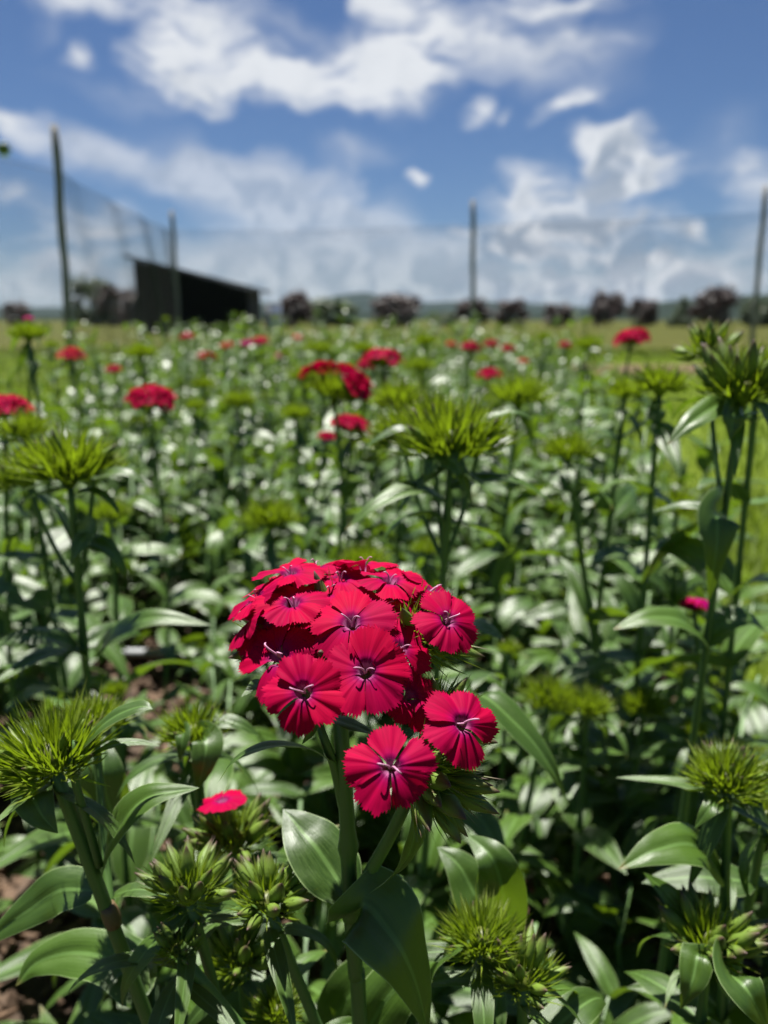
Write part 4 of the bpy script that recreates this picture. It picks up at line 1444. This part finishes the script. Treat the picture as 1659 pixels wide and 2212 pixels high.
# ================================================================= LEAFY SHOOTS
def shoot_plan(rr, h):
    """leaves of one shoot: list of (leaf index, pos, azimuth, length, tilt, rollx)"""
    out = []
    lean = Vector((rr.gauss(0, .10), rr.gauss(0, .10), 1))
    k = 0
    z = h
    a = rr.uniform(0, 3.14)
    while z > h * .25 and k < 6:
        p = lean * z
        f = (.55, .8, 1, 1, .95, .9)[k]
        for s in (0, math.pi):
            tilt = (-.55, -.25, 0, .08, .12, .15)[k]
            out.append((rr.randrange(len(LEAVES)), p, a + s + rr.gauss(0, .2), rr.uniform(.054, .090) * f, tilt + rr.gauss(0, .16), rr.gauss(0, .25)))
        a += 1.5708 + rr.gauss(0, .25)
        z -= rr.uniform(.024, .040)
        k += 1
    return lean, out


def leafM(lf):
    i, p, a, ln, tilt, rx = lf
    return Matrix.Translation(p) @ Matrix.Rotation(a, 4, 'Z') @ Matrix.Rotation(rx, 4, 'X') @ Matrix.Rotation(tilt, 4, 'Y') @ Matrix.Scale(ln, 4)


# bare patches of wood chips that the photograph shows between the plants
GAPS = [(PZ(300, 1640), .045), (PZ(320, 1480), .035), (PZ(90, 2090), .045), (PZ(30, 1830), .035), (PZ(150, 2180), .035), (PZ(330, 1420), .03), (PZ(60, 1990), .03)]
prr = random.Random(21)
spots = []
grid = {}
SP = .043
tries = 0
while tries < 90000:
    tries += 1
    y = .26 + (BED_END - .26) * prr.random() ** 1.0
    x = prr.uniform(bed_l(y) + .03, bed_r(y) - .03)
    if abs(x) > .66 * y + .30:
        continue
    sp = SP * (1.0 if y < 1.6 else 1.25)
    ck = (int(x / .08), int(y / .08))
    if any((x - a) ** 2 + (y - b_) ** 2 < sp * sp for i in (-1, 0, 1) for j in (-1, 0, 1) for a, b_ in grid.get((ck[0] + i, ck[1] + j), ())):
        continue
    if any((x - g_.x) ** 2 + (y - g_.y) ** 2 < rd * rd for g_, rd in GAPS):
        continue
    if y < .42 and abs(x) < .07 and prr.random() < .5:
        continue
    grid.setdefault(ck, []).append((x, y))
    spots.append((x, y))
spots.sort(key=lambda s: s[1])
SHOOTG = 'leafy flowerless shoots between the flower stems'
shoot_stems = {}
mass = []
SHOOT_N = 300
k = -1
for k0, (x, y) in enumerate(spots):
    rr = random.Random(1000 + k0)
    h = max(.07, rr.gauss(.205, .036) + .035 * mnoise.noise((x * 2.5, y * 2.5, 1.7)) + min(.05, .012 * y) + (rr.uniform(.04, .15 if y < 2 else .22) if (y > .8 and rr.random() < .18) else 0))
    if y < .55:
        h = min(h, .11 + (y - .26) * .35)
    for g_, rd in GAPS:                      # keep the view of the bare wood chips open
        if y < g_.y:
            t_ = y / g_.y
            if abs(x - g_.x * t_) < rd * .9 + .015:
                h = min(h, H * (1 - t_) - .035)
    if h < .045:
        continue
    lean, plan = shoot_plan(rr, h)
    base = Vector((x, y, .012))
    seen = abs(x) < .51 * y + .04
    k += seen
    if seen and k < SHOOT_N:
        root = thing('leafy_shoot', 'leafy green shoot without a flower head, one of the low shoots filling the bed', 'plant', base, SHOOTG)
        ks = (k % 12)
        if ks not in shoot_stems:
            mb = MB()
            mb.tube([(0, 0, -.01), (.004, 0, .3), (-.004, .003, .7), (0, 0, 1.0)], [.0020, .0019, .0016, .0012], 7)
            shoot_stems[ks] = mb.mesh('shoot_stem', STEM)
            # unit height, sheared to the lean below
        Sh = Matrix(((1, 0, lean.x * h, 0), (0, 1, lean.y * h, 0), (0, 0, h, 0), (0, 0, 0, 1)))
        obj('stem', shoot_stems[ks], root, Matrix.Translation(base) @ Sh)
        for lf in plan:
            obj('leaf', LEAVES[lf[0]], root, Matrix.Translation(base) @ leafM(lf))
    else:
        mass.append((base, h, lean, plan))

# the rest, farther off: one mass of leaves and stems
low = []
for i, s in enumerate(LEAF_SPECS):
    mb = MB()
    ribbon(mb, arc_pts(s[0], s[1], s[2]), s[3], (0, 0, 1) if s[0] < 60 else (-.6, 0, .8), 6, 2, fold=.42, twist=R([-22, 16, 8, -12][i % 4]))
    low.append((np.array(mb.v), np.array(mb.f), np.array(mb.uv)))
V, Fc, U = [], [], []
off = 0
for base, h, lean, plan in mass:
    for lf in plan[:10]:
        M = np.array(Matrix.Translation(base) @ leafM(lf))
        v_, f_, u_ = low[lf[0]]
        V.append(v_ @ M[:3, :3].T + M[:3, 3])
        Fc.append(f_ + off)
        U.append(u_)
        off += len(v_)
    w = .0018
    s0, s1 = np.array(base), np.array(base + lean * h)
    V.append(np.array([s0 + (-w, 0, 0), s0 + (w, 0, 0), s1 + (w, 0, 0), s1 + (-w, 0, 0)]))
    Fc.append(np.array([[0, 1, 2, 3]]) + off)
    U.append(np.array([(0, 0), (0, 1), (1, 1), (1, 0)]))
    off += 4
mm = MB()
mm.v = np.concatenate(V).tolist()
mm.f = [tuple(x) for arr in Fc for x in arr.tolist()]
mm.uv = np.concatenate(U).tolist()
mm.mi = [0] * len(mm.f)
o = obj('bed_foliage', mm.mesh('bed_foliage', LEAF))
tag(o, 'blurred mass of leafy sweet william foliage filling the far part of the bed', 'foliage', kind='stuff')

# ================================================================= SMALL STUFF
# wood-chip mulch
r = np.random.default_rng(5)
n = 12000
V, Fc = [], []
cnt = 0
for k in range(n):
    y = .25 + 2.2 * r.random() ** 1.3
    x = r.uniform(max(bed_l(y), -.62 * y - .2), min(bed_r(y), .62 * y + .2))
    ln, wd, th = r.uniform(.006, .017), r.uniform(.0025, .006), r.uniform(.0012, .0032)
    a = r.uniform(0, math.pi)
    pit, rol = r.normal(0, .35), r.normal(0, .35)
    M = np.array((Matrix.Rotation(a, 3, 'Z') @ Matrix.Rotation(pit, 3, 'Y') @ Matrix.Rotation(rol, 3, 'X')))
    q_ = np.array([(-1, -.7, -1), (1, -1, -1), (.8, 1, -1), (-1, .8, -1), (-.9, -.5, 1), (.85, -.8, .8), (.7, .7, 1), (-.8, .6, .8)]) * (ln, wd, th)
    q_ = q_ * r.uniform(.8, 1.2, q_.shape)
    V.append(q_ @ M.T + (x, y, .020 + r.random() * .008))
    for f in ((0, 3, 2, 1), (4, 5, 6, 7), (0, 1, 5, 4), (1, 2, 6, 5), (2, 3, 7, 6), (3, 0, 4, 7)):
        Fc.append(tuple(i + cnt for i in f))
    cnt += 8
mm = MB()
mm.v = np.concatenate(V).tolist()
mm.f = Fc
mm.uv = [(.5, .5)] * len(mm.v)
mm.mi = [0] * len(Fc)
o = obj('wood_chips', mm.mesh('wood_chips', CHIP, False))
tag(o, 'brown wood chip mulch covering the soil between plants', 'mulch', kind='stuff')

# grass of the lawn at both sides and beyond the bed
n = 60000
yy = 1.2 + 12.5 * r.random(n) ** 1.1
xx = r.uniform(-1, 1, n) * (.56 * yy + .2)
bl, br = -0.80 - 0.135 * yy, 0.28 + 0.17 * yy
keep = ((xx < bl) | (xx > br) | (yy > BED_END + .1)) & ~((xx > 1.0) & (yy > 7.4) & (yy < 9.1))
xx, yy = xx[keep], yy[keep]
n = len(xx)
h = r.uniform(.025, .07, n)
a = r.uniform(0, 6.28, n)
w = r.uniform(.0015, .0035, n) * (1 + yy * .12)
lx, ly = r.normal(0, .02, n), r.normal(0, .02, n)
ca, sa = np.cos(a) * w, np.sin(a) * w
v0 = np.stack([xx - ca, yy - sa, np.zeros(n)], 1)
v1 = np.stack([xx + ca, yy + sa, np.zeros(n)], 1)
v2 = np.stack([xx + lx * .4 + ca * .6, yy + ly * .4 + sa * .6, h * .6], 1)
v3 = np.stack([xx + lx * .4 - ca * .6, yy + ly * .4 - sa * .6, h * .6], 1)
v4 = np.stack([xx + lx, yy + ly, h], 1)
mm = MB()
mm.v = np.stack([v0, v1, v2, v3, v4], 1).reshape(-1, 3).tolist()
mm.f = [f for k in range(n) for f in ((5 * k, 5 * k + 1, 5 * k + 2, 5 * k + 3), (5 * k + 3, 5 * k + 2, 5 * k + 4))]
mm.uv = np.tile(np.array([(0, 0), (0, 1), (.6, 1), (.6, 0), (1, .5)]), (n, 1)).tolist()
mm.mi = [0] * len(mm.f)
o = obj('lawn_grass', mm.mesh('lawn_grass', GRASSM))
tag(o, 'short mown lawn grass around the flower bed', 'grass', kind='stuff')

# the same grass close to the bed's edges
n = 26000
yy = r.uniform(-.5, 2.2, n)
side = r.random(n) < .6
off_ = r.random(n) ** 1.3 * 1.3
xx = np.where(side, 0.28 + 0.17 * yy + off_ - .02, -0.80 - 0.135 * yy - off_ + .02)
V0 = []
h = r.uniform(.02, .06, n)
a = r.uniform(0, 6.28, n)
w = r.uniform(.0012, .0026, n)
lx, ly = r.normal(0, .02, n), r.normal(0, .02, n)
ca, sa = np.cos(a) * w, np.sin(a) * w
v0 = np.stack([xx - ca, yy - sa, np.zeros(n)], 1)
v1 = np.stack([xx + ca, yy + sa, np.zeros(n)], 1)
v2 = np.stack([xx + lx * .4 + ca * .6, yy + ly * .4 + sa * .6, h * .6], 1)
v3 = np.stack([xx + lx * .4 - ca * .6, yy + ly * .4 - sa * .6, h * .6], 1)
v4 = np.stack([xx + lx, yy + ly, h], 1)
mm = MB()
mm.v = np.stack([v0, v1, v2, v3, v4], 1).reshape(-1, 3).tolist()
mm.f = [f for k in range(n) for f in ((5 * k, 5 * k + 1, 5 * k + 2, 5 * k + 3), (5 * k + 3, 5 * k + 2, 5 * k + 4))]
mm.uv = np.tile(np.array([(0, 0), (0, 1), (.6, 1), (.6, 0), (1, .5)]), (n, 1)).tolist()
mm.mi = [0] * len(mm.f)
o = obj('edge_grass', mm.mesh('edge_grass', GRASSM))
tag(o, 'longer grass along the edges of the flower bed', 'grass', kind='stuff')

# grey drip line lying across the bed
a_, b_ = PZ(200, 1412, .05), PZ(520, 1410, .05)
d_ = (b_ - a_).normalized()
mb = MB()
pts = [a_ + d_ * s for s in np.linspace(-.42, .50, 16)]
mb.tube([p + Vector((0, .004 * math.sin(k * 1.3), .002 * math.sin(k))) for k, p in enumerate(pts)], .0062, 10)
o = obj('drip_line', mb.mesh('drip_line', PIPE))
tag(o, 'grey irrigation pipe running across the bed above the wood chips', 'pipe')

# ================================================================= HAZE
hb = MB().box(-9500, 9500, -60, 9500, -2.0, 190.0)
hm = bpy.data.materials.new('haze_air')
nt = nodes_of(hm)
pv = N(nt, 'ShaderNodeVolumePrincipled', inp={'Density': 0.000025, 'Anisotropy': 0.0})
pv.inputs['Color'].default_value = (0.60, 0.78, 1.0, 1)
oo = N(nt, 'ShaderNodeOutputMaterial')
L(nt, pv.outputs[0], oo.inputs['Volume'])
o = obj('haze', hb.mesh('haze', hm, False))
tag(o, 'thin pale haze in the air over the distant hills', 'haze', kind='stuff')
